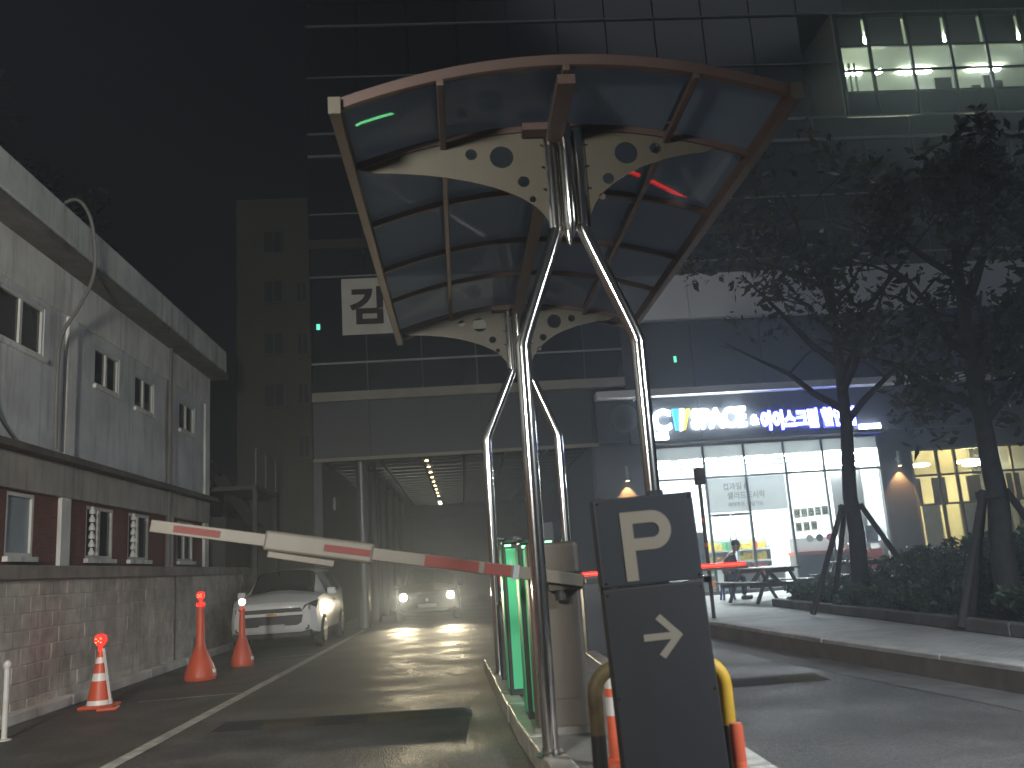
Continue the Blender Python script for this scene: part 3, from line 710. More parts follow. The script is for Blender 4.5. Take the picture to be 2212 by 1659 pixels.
for a, b in zip(ocols[:-1], ocols[1:]):
    for z0, z1 in ((15.23, 15.92), (15.98, 16.77), (16.83, 17.93)): MB().box(a + 0.045, b - 0.045, FY + 0.02, FY + 0.03, z0, z1).build('office_pane', 'shop_glass', ob)
    MB().box(a + 0.045, b - 0.045, FY + 0.01, FY + 0.05, 14.44, 15.17).build('glass_pane', 'facade_glass_b', ob)
    MB().box(a + 0.05, b - 0.05, FY + 0.20, FY + 0.22, 16.95, 17.92).build('roller_blind', 'office_blind', ob)
orr = random.Random(21)
for k in range(16):                                                # furniture silhouettes behind the panes
    xx = 15.1 + orr.uniform(0, 5.5); w = orr.uniform(0.25, 0.7); h = orr.uniform(0.3, 0.95)
    MB().box(xx, xx + w, FY + 0.5 + 0.11 * k, FY + 0.6 + 0.11 * k, 14.5, 15.2 + h).build('office_furniture', 'dark_cladding', ob)
for k in range(5): MB().box(12.85 + k * 0.18, 12.9 + k * 0.18, FY + 0.8, FY + 0.85, 15.2, 16.7).build('office_shelf', 'dark_cladding', ob)
# small lit windows
MB().box(-3.80, -3.70, FY - 0.005, FY + 0.018, 8.34, 8.50).build('exit_light', mat('exit_green', (0, 0.5, 0.3), emit=(0.15, 0.9, 0.6), es=1.2), ob)
MB().box(6.40, 6.48, FY - 0.03, FY - 0.021, 6.84, 7.02).build('exit_light', 'exit_green', ob)

# banner with its one readable character
bn = empty('wall_banner', (-1.0, FY - 0.08, 8.15), 'white cloth banner with one large dark Korean character high on the glass', 'banner')
MB().box(-3.06, 1.3, FY - 0.05, FY - 0.04, 8.12, 9.80).build('cloth', 'banner_white', bn)
text_mesh('lettering', '감', 1.0, (-2.84, FY - 0.062, 8.42), 'banner_ink', bn, depth=0.004, bold=0.035, width=1.12, height=1.12)
B(4.9, XR, FY - 0.02, FY + 0.05, 9.44, 9.86).build('cladding_panel', 'dark_cladding', ob)

# ================================================================== CONVENIENCE SHOP (interior is part of the place)
SX0, SX1, SZ0, SZ1 = 5.45, 12.08, 0.25, 4.42
sh = empty('convenience_shop', (8.8, FY, 0.25), 'brightly lit glass shop front under the illuminated lettering', 'shop')
B(SX0, SX1, FY + 0.02, FY + 7.7, 0.2, 0.262).build('floor', 'shop_floor', sh)
B(SX0, SX1, FY + 7.2, FY + 7.3, 0.262, 4.42).build('back_wall', 'shop_white', sh)
B(SX0 + 0.005, SX0 + 0.06, FY + 0.1, FY + 7.2, 0.262, 4.42).build('side_wall', 'shop_white', sh)
B(SX1 - 0.06, SX1 - 0.005, FY + 0.1, FY + 7.2, 0.262, 4.42).build('side_wall', 'shop_white', sh)
B(SX0, SX1, FY + 0.05, FY + 7.3, 4.42, 4.5).build('ceiling', 'shop_white', sh)
for i in range(4):
    for j in range(4):
        xx = SX0 + 0.9 + i * 1.6; yy = FY + 0.9 + j * 1.7
        MB().box(xx - 0.62, xx + 0.62, yy - 0.16, yy + 0.16, 4.395, 4.419).build('ceiling_light', 'shop_light', sh)
cols_x = [SX0, 6.95, 8.12, 9.28, 10.40, 11.05, SX1 - 0.03]
for xx in cols_x: MB().box(xx - 0.03, xx + 0.03, FY - 0.04, FY + 0.06, SZ0, SZ1).build('mullion', 'mullion_grey', sh)
MB().box(SX0, SX1, FY - 0.035, FY + 0.055, 3.43, 3.49).build('transom', 'mullion_grey', sh)
MB().box(SX0, SX1, FY - 0.045, FY + 0.055, 4.36, 4.42).build('head_rail', 'mullion_grey', sh)
MB().box(SX0, SX1, FY - 0.045, FY + 0.055, SZ0, SZ0 + 0.09).build('bottom_rail', 'mullion_grey', sh)
for a, b in zip(cols_x[:-1], cols_x[1:]):
    MB().box(a + 0.03, b - 0.03, FY + 0.0, FY + 0.008, SZ0 + 0.09, 3.43).build('glass_pane', 'shop_glass', sh)
    MB().box(a + 0.03, b - 0.03, FY + 0.0, FY + 0.008, 3.49, 4.36).build('glass_pane', 'shop_glass', sh)
for x0, x1 in ((6.98, 8.09),):
    for (a, b) in ((x0, (x0 + x1) / 2), ((x0 + x1) / 2, x1)):
        d = MB().box(a + 0.01, b - 0.01, FY - 0.03, FY - 0.022, SZ0 + 0.1, 2.42).build('door', 'shop_glass', sh)
        MB().box(a + 0.01, b - 0.01, FY - 0.034, FY - 0.018, 2.36, 2.43).build('door_rail', 'aluminium', d)
        MB().tube([(b - 0.08 if a == x0 else a + 0.08, FY - 0.07, 0.9), (b - 0.08 if a == x0 else a + 0.08, FY - 0.07, 1.9)], 0.016, 8).build('handle', 'chrome', d)
MB().box(SX0, SX1, FY - 0.02, FY + 0.03, 4.04, 4.355).build('header_panel', 'film_grey', sh)
MB().box(SX0, SX1 + 0.1, FY - 0.55, FY + 0.0, 4.44, 4.52).build('awning', 'white_panel', sh)

# lettering over the shop
sg = empty('shop_sign', (8.6, FY - 0.1, 4.6), 'illuminated shop sign reading C SPACE and a blue-edged Korean line', 'sign')
SY = FY - 0.14
text_mesh('letter', 'C', 1, (5.58, SY, 4.84), 'sign_white_lit', sg, depth=0.03, bold=0.035, width=0.52, height=0.62)
MB().prism([(6.16, 5.46), (6.36, 5.46), (6.30, 4.84), (6.22, 4.84)], SY - 0.03, SY + 0.03).build('slash', 'sign_cyan_lit', sg)
MB().prism([(6.40, 5.44), (6.50, 5.44), (6.40, 4.84), (6.34, 4.84)], SY - 0.03, SY + 0.03).build('slash', 'sign_white_lit', sg)
MB().prism([(6.58, 5.44), (6.68, 5.44), (6.50, 4.84), (6.42, 4.84)], SY - 0.03, SY + 0.03).build('slash', 'sign_yellow_lit', sg)
text_mesh('letters', 'SPACE', 1, (6.70, SY, 4.84), 'sign_white_lit', sg, depth=0.03, bold=0.032, width=1.58, height=0.58)
text_mesh('ampersand', '&', 1, (8.42, SY, 4.88), 'sign_white_lit', sg, depth=0.03, bold=0.02, width=0.22, height=0.28)
for w_, x_, wd_ in (('아이스크림', 8.74, 1.62), ('할인점', 10.52, 0.94)):
    text_mesh('korean_letters', w_, 1, (x_, SY, 4.72), 'sign_core_lit', sg, depth=0.02, bold=0.022, width=wd_, height=0.52)
    text_mesh('korean_halo', w_, 1, (x_ - 0.035, SY + 0.035, 4.685), 'sign_blue_lit', sg, depth=0.008, bold=0.075, width=wd_ + 0.07, height=0.59)
MB().box(5.62, 5.98, SY - 0.03, SY + 0.04, 4.60, 4.78).build('light_box', 'sign_white_lit', sg)
MB().box(11.56, 12.16, SY - 0.03, SY + 0.04, 4.46, 4.70).build('light_box', 'sign_white_lit', sg)
MB().box(11.54, 12.18, SY + 0.042, SY + 0.055, 4.44, 4.72).build('light_box_halo', 'sign_blue_lit', sg)
for xx in (6.0, 7.4, 9.2, 11.0, 11.85): MB().box(xx - 0.02, xx + 0.02, SY + 0.04, FY - 0.07, 4.62 if xx < 11.5 else 4.5, 4.66 if xx < 11.5 else 4.54).build('bracket', 'dark_steel', sg)
MB().box(5.5, 11.5, SY + 0.045, SY + 0.06, 4.76, 4.80).build('mounting_rail', 'dark_steel', sg)

# lettering and film on the glass
fm = empty('window_film', (7.7, FY - 0.045, 2.5), 'pale grey film with three lines of Korean lettering on the shop glass', 'window film')
MB().box(6.98, 9.22, FY + 0.012, FY + 0.016, 2.46, 3.42).build('film', 'film_grey', fm)
for s, x, z, w, h in (('컵과일', 7.42, 3.08, 0.53, 0.20), ('&', 8.02, 3.09, 0.12, 0.17), ('샐러드도시락', 7.52, 2.82, 1.08, 0.20), ('예약주문,', 7.52, 2.60, 0.50, 0.13), ('배달가능', 8.07, 2.60, 0.45, 0.13)):
    text_mesh('lettering', s, 1, (x, FY - 0.012, z), 'film_ink', fm, depth=0.002, width=w, height=h, bold=0.008)
dc = empty('glass_lettering', (6.6, FY - 0.045, 2.0), 'small grey C SPACE lettering on the left shop pane', 'lettering')
text_mesh('lettering', 'C /// PACE', 1, (6.35, FY - 0.012, 2.12), 'film_ink', dc, depth=0.002, width=0.56, height=0.15, bold=0.01)
for i, (s, x, z) in enumerate([('아', 9.36, 2.18), ('이', 9.56, 2.19), ('스', 9.76, 2.20), ('크', 9.96, 2.21), ('림', 10.16, 2.22), ('할', 9.36, 1.80), ('인', 9.58, 1.81), ('점', 9.80, 1.82)]):
    p = empty('paper_sheet', (x + 0.09, FY - 0.02, z), 'paper sheet bearing the Korean syllable %s (%s) on the shop glass' % (s, ['a', 'i', 'seu', 'keu', 'rim', 'hal', 'in', 'jeom'][i]), 'paper sheet', 'paper sheets spelling out words on the glass')
    MB().box(x, x + 0.185, FY - 0.012, FY - 0.009, z, z + 0.26).build('sheet', 'paper_grey' if i in (4,) else 'paper', p)
    text_mesh('lettering', s, 1, (x + 0.03, FY - 0.017, z + 0.05), 'banner_ink', p, depth=0.001, bold=0.03, width=0.13, height=0.16)
for i, (x, c, w) in enumerate([(9.72, 'paper_grey', 'beige'), (10.0, 'counter_grey', 'grey'), (10.30, 'goods_6', 'pink')]):
    MB().lathe([(0.0, 0), (0.11, 0), (0.11, 0.004), (0.0, 0.004)], (x, FY - 0.016, 1.60), 20, 'Y')
    p = MB().lathe([(0.001, 0), (0.105, 0), (0.105, 0.004), (0.001, 0.004)], (x, FY - 0.016, 1.60), 20, 'Y').build('round_sticker', c, None, (x, FY - 0.016, 1.60))
    tag(p, 'round %s sticker on the shop glass above the counter' % w, 'sticker', 'round stickers on the glass')
p = empty('standing_poster', (6.55, FY + 0.4, 0.26), 'tall grey poster board standing inside the shop window', 'poster')
MB().box(6.28, 6.80, FY + 0.35, FY + 0.37, 0.95, 1.95).build('print', 'poster_dark', p)
MB().box(6.25, 6.83, FY + 0.371, FY + 0.39, 0.262, 1.98).build('board', 'shelf_white', p)

# shelves, freezer, counter
def shelf_rack(x0, x1, y, label, n):
    t = empty('shelf_rack', ((x0 + x1) / 2, y, 0.262), label, 'shelf', 'shelf racks in the shop')
    MB().box(x0, x1, y + 0.32, y + 0.36, 0.262, 1.75).build('back_panel', 'shelf_white', t)
    for s in (x0, x1 - 0.03): MB().box(s, s + 0.03, y, y + 0.319, 0.262, 1.75).build('side_panel', 'shelf_white', t)
    for k in range(n): MB().box(x0 + 0.03, x1 - 0.03, y, y + 0.319, 0.40 + k * 0.33, 0.43 + k * 0.33).build('shelf', 'shelf_white', t)
    for k in range(n): MB().box(x0 + 0.03, x1 - 0.03, y - 0.012, y - 0.002, 0.39 + k * 0.33, 0.44 + k * 0.33).build('price_strip', 'stripe_red' if k == 0 else 'shelf_white', t)
    return t
gr = random.Random(9)
protos = {}
def goods(x, y, z, w, d, h, ci, lev, rack):
    key = (ci, round(w, 2), round(h, 2))
    if key not in protos:
        m = MB(); m.prism([(-w / 2, 0), (w / 2, 0), (w / 2, h * 0.92), (w * 0.42, h), (-w * 0.42, h), (-w / 2, h * 0.92)], -d / 2, d / 2)
        o = m.build('packet', 'goods_%d' % ci, None, (0, 0, 0)); protos[key] = o
    else:
        o = protos[key].copy(); col.objects.link(o)
    o.location = (x, y, z)
    tag(o, '%s snack packet on the %s shelf of the rack %s' % (GOODS[ci], ['bottom', 'second', 'third', 'top'][lev], rack), 'snack packet', 'packets on the shop shelves')
for (x0, x1, yy, lab) in ((6.85, 8.05, FY + 1.6, 'white shelf rack of packets behind the shop doors'), (8.2, 9.2, FY + 1.75, 'white shelf rack of yellow and red packets beside the counter')):
    shelf_rack(x0, x1, yy, lab, 4)
    for k in range(4):
        xx = x0 + 0.10; c = gr.choice([0, 1, 3, 4])
        while xx < x1 - 0.1:
            if gr.random() < 0.3: c = gr.randrange(7)
            if lab.find('yellow') > 0 and k > 1 and gr.random() < 0.6: c = 1
            w = 0.11; goods(xx, yy + 0.12, 0.431 + k * 0.33, w, 0.10, gr.choice([0.16, 0.20, 0.24]), c, k, 'beside the counter' if 'counter' in lab else 'behind the shop doors'); xx += 0.118
p = empty('chest_freezer', (8.2, FY + 0.75, 0.262), 'white chest freezer with a red band behind the shop doors', 'freezer')
MB().box(7.3, 9.1, FY + 0.5, FY + 1.1, 0.262, 0.86).build('body', 'freezer_white', p, bevel=0.03)
MB().box(7.28, 9.12, FY + 0.48, FY + 1.12, 0.862, 0.90).build('lid', 'shelf_white', p)
MB().box(7.32, 9.08, FY + 0.484, FY + 0.498, 0.74, 0.83).build('band', 'stripe_red', p)
p = empty('shop_counter', (9.7, FY + 0.4, 0.262), 'grey counter with an orange-red edge behind the right shop pane', 'counter')
MB().box(9.32, 10.98, FY + 0.15, FY + 0.65, 0.262, 1.16).build('front', 'counter_grey', p)
MB().box(9.30, 11.0, FY + 0.13, FY + 0.67, 1.162, 1.24).build('edge', 'stripe_red', p)
MB().box(9.35, 10.4, FY + 0.30, FY + 0.60, 1.242, 1.62).build('display_case', 'film_grey', p)
p = empty('window_ledge_goods', (11.5, FY + 0.4, 0.262), 'small display of purple and orange boxes in the narrow shop window', 'display')
MB().box(11.15, 11.95, FY + 0.3, FY + 0.7, 0.262, 0.86).build('plinth', 'goods_6', p)
MB().box(11.2, 11.5, FY + 0.32, FY + 0.6, 0.862, 1.15).build('box', 'goods_4', p); MB().box(11.55, 11.9, FY + 0.32, FY + 0.6, 0.862, 1.2).build('box', 'goods_0', p)
MB().box(11.1, 12.0, FY + 0.28, FY + 0.72, 1.35, 1.40).build('shelf', 'shelf_white', p); MB().box(11.5, 11.85, FY + 0.35, FY + 0.6, 1.402, 1.85).build('screen', 'poster_dark', p)
for k in range(4): MB().box(11.2, 11.9, FY + 1.0, FY + 1.03, 3.5 + k * 0.16, 3.55 + k * 0.16).build('louvre', 'shop_light' if k % 2 else 'shelf_white', p)
MB().box(11.06, 12.0, FY + 1.2, FY + 1.25, 0.262, 4.4).build('backdrop', 'counter_grey', p)

# ------------------------------------------------------------------ cafe windows further right
cf = empty('cafe', (15, FY, 0.25), 'warmly lit cafe windows beyond the hedge', 'shop')
CX0, CX1 = 12.98, 16.9
B(CX0, 19.5, FY + 3.6, FY + 3.7, 0.25, 4.42).build('back_wall', 'cafe_wall', cf)
B(CX0, 19.5, FY + 0.05, FY + 3.7, 4.2, 4.5).build('ceiling', 'cafe_wall', cf)
B(CX0, 19.5, FY + 0.02, FY + 3.7, 0.2, 0.26).build('floor', 'shop_floor', cf)
for (a0, a1, parts) in ((12.98, 16.9, [12.98, 13.75, 14.28, 15.3, 15.95, 16.9]), (17.6, 19.5, [17.6, 18.4, 19.5])):
    for xx in parts: MB().box(xx - 0.035, xx + 0.035, FY - 0.03, FY + 0.06, 0.25, 3.9).build('mullion', 'mullion_bronze', cf)
    for zz in (1.0, 2.32, 3.15, 3.88): MB().box(a0, a1, FY - 0.025, FY + 0.055, zz - 0.03, zz + 0.03).build('transom', 'mullion_bronze', cf)
    MB().box(a0, a1, FY - 0.02, FY + 0.05, 3.91, 4.5).build('header', 'dark_stone', cf)
    for a, b in zip(parts[:-1], parts[1:]):
        for z0, z1 in ((0.3, 0.97), (1.03, 2.29), (2.35, 3.12), (3.18, 3.85)): MB().box(a + 0.035, b - 0.035, FY + 0.01, FY + 0.018, z0, z1).build('glass_pane', 'shop_glass', cf)
for xx in (13.5, 14.6, 15.6, 18.2): MB().box(xx - 0.25, xx + 0.25, FY + 0.25, FY + 0.3, 0.3, 2.3).build('curtain', 'cafe_curtain', cf)
for xx in (13.2, 13.95, 15.0, 16.2): MB().box(xx - 0.2, xx + 0.2, FY + 0.45, FY + 0.5, 2.35, 3.1).build('valance', 'mullion_bronze', cf)
for xx, yy in ((14.0, 1.6), (15.4, 1.2), (16.3, 2.4), (18.3, 1.6)):
    t = empty('pendant_lamp', (xx, FY + yy, 3.4), 'round disc pendant lamp glowing inside the cafe', 'lamp', 'disc pendants in the cafe')
    MB().lathe([(0.001, 0), (0.33, 0), (0.35, 0.03), (0.33, 0.06), (0.001, 0.06)], (xx, FY + yy, 3.55), 24).build('disc', 'cafe_lamp', t, smooth=True)
    MB().tube([(xx, FY + yy, 3.61), (xx, FY + yy, 4.2)], 0.008, 6).build('cord', 'cable_black', t)

# wall sconces with a warm cone of light on the stone
def sconce(x, z, label):
    t = empty('wall_sconce', (x, FY - 0.05, z), label, 'wall lamp')
    MB().lathe([(0.05, 0), (0.055, 0.0), (0.055, 0.40), (0.05, 0.42)], (x, FY - 0.16, z), 16).build('cylinder', 'sconce_body', t, smooth=True)
    MB().box(x - 0.03, x + 0.03, FY - 0.12, FY - 0.021, z + 0.15, z + 0.25).build('bracket', 'sconce_body', t)
    MB().lathe([(0.001, 0), (0.045, 0), (0.045, 0.01), (0.001, 0.01)], (x, FY - 0.16, z - 0.012), 12).build('bulb', 'sconce_lamp', t)
    spot('sconce_light', (x, FY - 0.16, z - 0.02), (x, FY - 0.06, z - 1.0), 260, (1.0, 0.50, 0.18), R(80), 0.5, t, 0.02)
sconce(4.70, 3.50, 'small cylinder wall lamp glowing orange on the stone pier beside the passage')
sconce(12.55, 3.46, 'small cylinder wall lamp glowing orange on the pier between shop and cafe')

# round unlit emblem on the fascia
em = empty('round_emblem', (4.75, FY - 0.1, 5.25), 'unlit round emblem with a ring and a pale figure on the dark fascia', 'emblem')
MB().lathe([(0.001, 0), (0.42, 0), (0.42, 0.05), (0.001, 0.05)], (4.78, FY - 0.14, 5.27), 40, 'Y').build('disc', 'emblem_field', em)
MB().lathe([(0.30, 0), (0.40, 0), (0.40, 0.01), (0.30, 0.01), (0.30, 0)], (4.78, FY - 0.152, 5.27), 40, 'Y').build('ring', 'emblem_ring', em)
MB().lathe([(0.001, 0), (0.10, 0), (0.10, 0.01), (0.001, 0.01)], (4.78, FY - 0.152, 5.33), 24, 'Y').build('figure', 'emblem_ring', em)
MB().prism([(4.64, 5.02), (4.92, 5.02), (4.87, 5.20), (4.69, 5.20)], FY - 0.152, FY - 0.142).build('figure', 'emblem_ring', em)
# dark-framed notice lamp left of the sconce
MB().box(-3.45, -3.38, FY + 0.0, FY + 0.09, 3.2, 3.55).build('notice', 'white_panel', ob)

# ================================================================== CANOPY ON STEEL PIPES
cn = empty('island_canopy', (0.90, 8.3, 0.15), 'arched canopy of smoky panels on paired stainless pipe columns over the barrier island', 'canopy')
EX0, EX1, ZE, RISE = -0.67, 2.40, 4.42, 0.28
YC0, YC1 = 5.32, 11.25
NB, FB = 6.2, 10.9
CXM = (EX0 + EX1) / 2
def arch(x):
    u = (x - CXM) / ((EX1 - EX0) / 2); return ZE + RISE * (1 - u * u)
XS = [EX0 + (EX1 - EX0) * i / 16 for i in range(17)]
xdiv = [EX0, 0.02, CXM, 1.74, EX1]
ydiv = [YC0, NB, 7.35, 8.55, 9.6, FB, YC1]
pm = bpy.data.materials.new('smoky_panel'); pm.use_nodes = True
_n = pm.node_tree.nodes; _l = pm.node_tree.links; _n.remove(_n['Principled BSDF'])
_tr = _n.new('ShaderNodeBsdfTransparent'); _tr.inputs[0].default_value = (0.50, 0.55, 0.62, 1)
_df = _n.new('ShaderNodeBsdfTranslucent'); _df.inputs[0].default_value = (0.42, 0.50, 0.64, 1)
_d2 = _n.new('ShaderNodeBsdfDiffuse'); _d2.inputs[0].default_value = (0.30, 0.38, 0.50, 1)
_gl = _n.new('ShaderNodeBsdfGlossy'); _gl.inputs['Roughness'].default_value = 0.012
_fr = schlick(pm.node_tree, 0.05)
_m0 = _n.new('ShaderNodeMixShader'); _m0.inputs[0].default_value = 0.5
_m1 = _n.new('ShaderNodeMixShader'); _m1.inputs[0].default_value = 0.62
_m2 = _n.new('ShaderNodeMixShader')
_l.new(_df.outputs[0], _m0.inputs[1]); _l.new(_d2.outputs[0], _m0.inputs[2])
_l.new(_tr.outputs[0], _m1.inputs[1]); _l.new(_m0.outputs[0], _m1.inputs[2])
_l.new(_fr.outputs[0], _m2.inputs[0]); _l.new(_m1.outputs[0], _m2.inputs[1]); _l.new(_gl.outputs[0], _m2.inputs[2])
_l.new(_m2.outputs[0], _n['Material Output'].inputs[0]); MATS['smoky_panel'] = pm
for a, b in zip(xdiv[:-1], xdiv[1:]):
    for c, d in zip(ydiv[:-1], ydiv[1:]):
        n = 6; vs = []; fs = []
        for zoff in (0.0, 0.008):
            for i in range(n + 1):
                x = a + 0.02 + (b - a - 0.04) * i / n
                vs += [(x, c + 0.01, arch(x) + zoff), (x, d - 0.01, arch(x) + zoff)]
        for i in range(n): fs.append((2 * i, 2 * i + 1, 2 * i + 3, 2 * i + 2))
        m = 2 * (n + 1)
        MB().add(vs[:m], fs).build('panel', 'smoky_panel', cn, smooth=True)
def arch_bar(y, w, h, name, m, zoff=0.0, x0=EX0, x1=EX1):
    k = MB(); pts = [x0 + (x1 - x0) * i / 20 for i in range(21)]; vs = []; fs = []
    for x in pts:
        z = arch(x) + zoff
        vs += [(x, y - w / 2, z - h), (x, y + w / 2, z - h), (x, y + w / 2, z), (x, y - w / 2, z)]
    for i in range(20):
        for j in range(4): fs.append((i * 4 + j, i * 4 + (j + 1) % 4, (i + 1) * 4 + (j + 1) % 4, (i + 1) * 4 + j))
    fs += [(3, 2, 1, 0), (80, 81, 82, 83)]
    return MB().add(vs, fs).build(name, m, cn, smooth=True)
for y in ydiv: arch_bar(y, 0.04, 0.05, 'rib', 'frame_brown', -0.002)
arch_bar(YC0 - 0.02, 0.03, 0.075, 'front_fascia', 'frame_brown', 0.025)
for x in xdiv:
    e = x in (EX0, EX1); w, h = (0.075, 0.11) if e else (0.05, 0.045)
    MB().box(x - w / 2, x + w / 2, YC0 - 0.05, YC1 + 0.05, arch(x) - h - 0.052 if not e else arch(x) - h + 0.02, arch(x) - 0.053 if not e else arch(x) + 0.02).build('edge_beam' if e else 'purlin', 'frame_brown', cn, bevel=0.008)
    if e: MB().box(x - 0.04, x + 0.04, YC0 - 0.075, YC0 - 0.051, arch(x) - 0.095, arch(x) + 0.022).build('end_cap', 'cream_paint', cn)
MB().box(CXM - 0.06, CXM + 0.06, YC0, YC1, arch(CXM) - 0.17, arch(CXM) - 0.10).build('ridge_beam', 'frame_brown', cn)

def plate_mesh(name, outline, holes, y, thick, m, parent):
    cu = bpy.data.curves.new(name, 'CURVE'); cu.dimensions = '2D'; cu.fill_mode = 'BOTH'; cu.extrude = thick / 2
    def spl(pts):
        s = cu.splines.new('POLY'); s.points.add(len(pts) - 1)
        for p, q in zip(s.points, pts): p.co = (q[0], q[1], 0, 1)
        s.use_cyclic_u = True
    spl(outline)
    for (hx, hz, hr) in holes: spl([(hx + hr * math.cos(2 * math.pi * k / 28), hz + hr * math.sin(2 * math.pi * k / 28)) for k in range(28)])
    t = bpy.data.objects.new(name, cu); col.objects.link(t)
    dg = bpy.context.evaluated_depsgraph_get(); dg.update()
    me = bpy.data.meshes.new_from_object(t.evaluated_get(dg)); bpy.data.objects.remove(t); bpy.data.curves.remove(cu)
    o0 = origin_of(parent)
    for v in me.vertices:
        x, z, yy = v.co.x, v.co.y, v.co.z; v.co = (x - o0.x, y + yy - o0.y, z - o0.z)
    me.materials.clear(); me.materials.append(MATS[m])
    o = bpy.data.objects.new(name, me); col.objects.link(o); o.parent = parent
    return o
def column_tree(Y, xl, xr, xc, parent):
    ztop = arch(xc) - 0.05
    # four pipes bundled at the top, splaying to two feet
    for i, (xt, xb) in enumerate(((xc - 0.105, xl), (xc + 0.105, xr))):
        pts = [(xt, Y, ztop), (xt, Y, 3.86), (xt * 0.93 + xb * 0.07, Y, 3.76), (xt * 0.1 + xb * 0.9, Y, 3.06), (xb, Y, 2.92), (xb, Y, 0.15)]
        path = [pts[0], pts[1]] + [tuple(p) for p in smooth_path([pts[1], pts[2], pts[3], pts[4]], 5)][1:] + [pts[5]]
        c = MB().tube(path, 0.055, 20).build('column_pipe', 'stainless', parent, smooth=True)
        MB().lathe([(0.0, 0), (0.10, 0), (0.10, 0.012), (0.06, 0.016), (0.06, 0.05), (0.0, 0.05)], (xb, Y, 0.149), 20).build('base_flange', 'stainless', c)
    MB().tube([(xc, Y - 0.09, ztop), (xc, Y - 0.09, 3.86), (xc, Y - 0.07, 3.74)], [0.05, 0.05, 0.01], 20).build('column_pipe', 'stainless', parent, smooth=True)
    MB().tube([(xc, Y + 0.07, ztop), (xc, Y + 0.07, 3.86), (xc, Y + 0.06, 3.74)], [0.05, 0.05, 0.01], 20).build('column_pipe', 'stainless', parent, smooth=True)
    for s in (-1, 1):
        tip = EX0 + 0.05 if s < 0 else EX1 - 0.28
        xin = xc + s * 0.15
        top = [(xin + (tip - xin) * i / 14, arch(xin + (tip - xin) * i / 14) - 0.055) for i in range(15)]
        zt = top[-1][1]
        low = []
        zl = 3.85
        for i in range(1, 19):
            t = i / 18; a = t * math.pi / 2
            # concave sweep from the tip in to the column
            x = tip + (xin - tip) * math.sin(a) ** 1.0 * 1.0
            z = zt - 0.03 - (zt - 0.03 - zl) * (1 - math.cos(a)) ** 1.0
            low.append((x, z))
        out = top + low
        L = abs(tip - xin)
        zb = arch(xc) - 0.055
        hs = [(xin + s * 0.33, zb - 0.20, 0.090), (xin + s * 0.56, zb - 0.17, 0.045), (xin + s * 0.175, zb - 0.405, 0.045), (xin + s * 0.115, zb - 0.55, 0.026)]
        bp_ = plate_mesh('bracket_plate', out, hs, Y, 0.012, 'cream_paint', parent)
        for q in (0.12, 0.30, 0.48): MB().lathe([(0.001, -0.012), (0.011, -0.011), (0.011, 0.0)], (xin + s * 0.022, Y - 0.006, zb - q), 8, 'Y').build('bolt', 'chrome', bp_)
    MB().box(xc - 0.32, xc - 0.10, Y - 0.16, Y - 0.03, arch(xc) - 0.115, arch(xc) - 0.06).build('saddle', 'frame_brown', parent)
column_tree(NB, 0.52, 1.37, 0.94, cn)
column_tree(FB, 0.38, 1.28, 0.86, cn)

# ================================================================== BARRIERS
bc = empty('barrier_cabinet', (0.70, 7.0, 0.15), 'cream rounded barrier cabinet behind the steel column', 'barrier cabinet')
MB().box(0.50, 0.90, 6.93, 7.28, 0.17, 1.56).build('housing', 'cream_cabinet', bc, bevel=0.035, seg=4)
MB().box(0.47, 0.93, 6.90, 7.31, 0.148, 0.20).build('plinth', 'island_concrete', bc)
MB().box(0.56, 0.84, 6.922, 6.929, 0.40, 1.05).build('service_door', 'cream_cabinet', bc)
MB().box(0.64, 0.90, 6.80, 6.929, 1.19, 1.33).build('arm_mount', 'cream_paint', bc, bevel=0.012)
MB().tube([(0.74, 6.86, 1.20), (0.74, 6.86, 1.12)], 0.05, 14).build('pivot', 'black_plastic', bc)

bm_ = empty('boom_arm', (0.85, 6.74, 1.26), 'red and white banded boom arm raised a little above the lane', 'barrier arm')
A0, A1 = Vector((0.90, 6.74, 1.255)), Vector((-2.29, 6.74, 1.865))
def arm_pt(x): t = (x - A0.x) / (A1.x - A0.x); return A0.lerp(A1, t)
def arm_piece(x0, x1, w, h, name, m, bev=0.006): return MB().bar(arm_pt(x0), arm_pt(x1), w, h).build(name, m, bm_, bevel=bev)
arm_piece(0.90, -2.29, 0.036, 0.092, 'beam', 'boom_white')
for x0, x1 in ((0.36, 0.16), (0.12, -0.28), (-1.78, -2.12), (-0.68, -1.02)):
    arm_piece(x0, x1, 0.042 if x0 > -0.5 or x0 < -1.5 else 0.066, 0.050 if x0 < -0.5 else 0.080, 'red_band', 'boom_red', 0.002)
arm_piece(-0.66, -1.46, 0.060, 0.150, 'hinge_sleeve', 'boom_white', 0.02)
arm_piece(0.42, 0.375, 0.05, 0.105, 'clamp', 'aluminium', 0.004)
MB().bar(arm_pt(-0.95) - Vector((0, 0, 0.11)), arm_pt(-1.44) - Vector((0, 0, 0.10)), 0.03, 0.05).build('fold_link', 'boom_white', bm_, bevel=0.008)

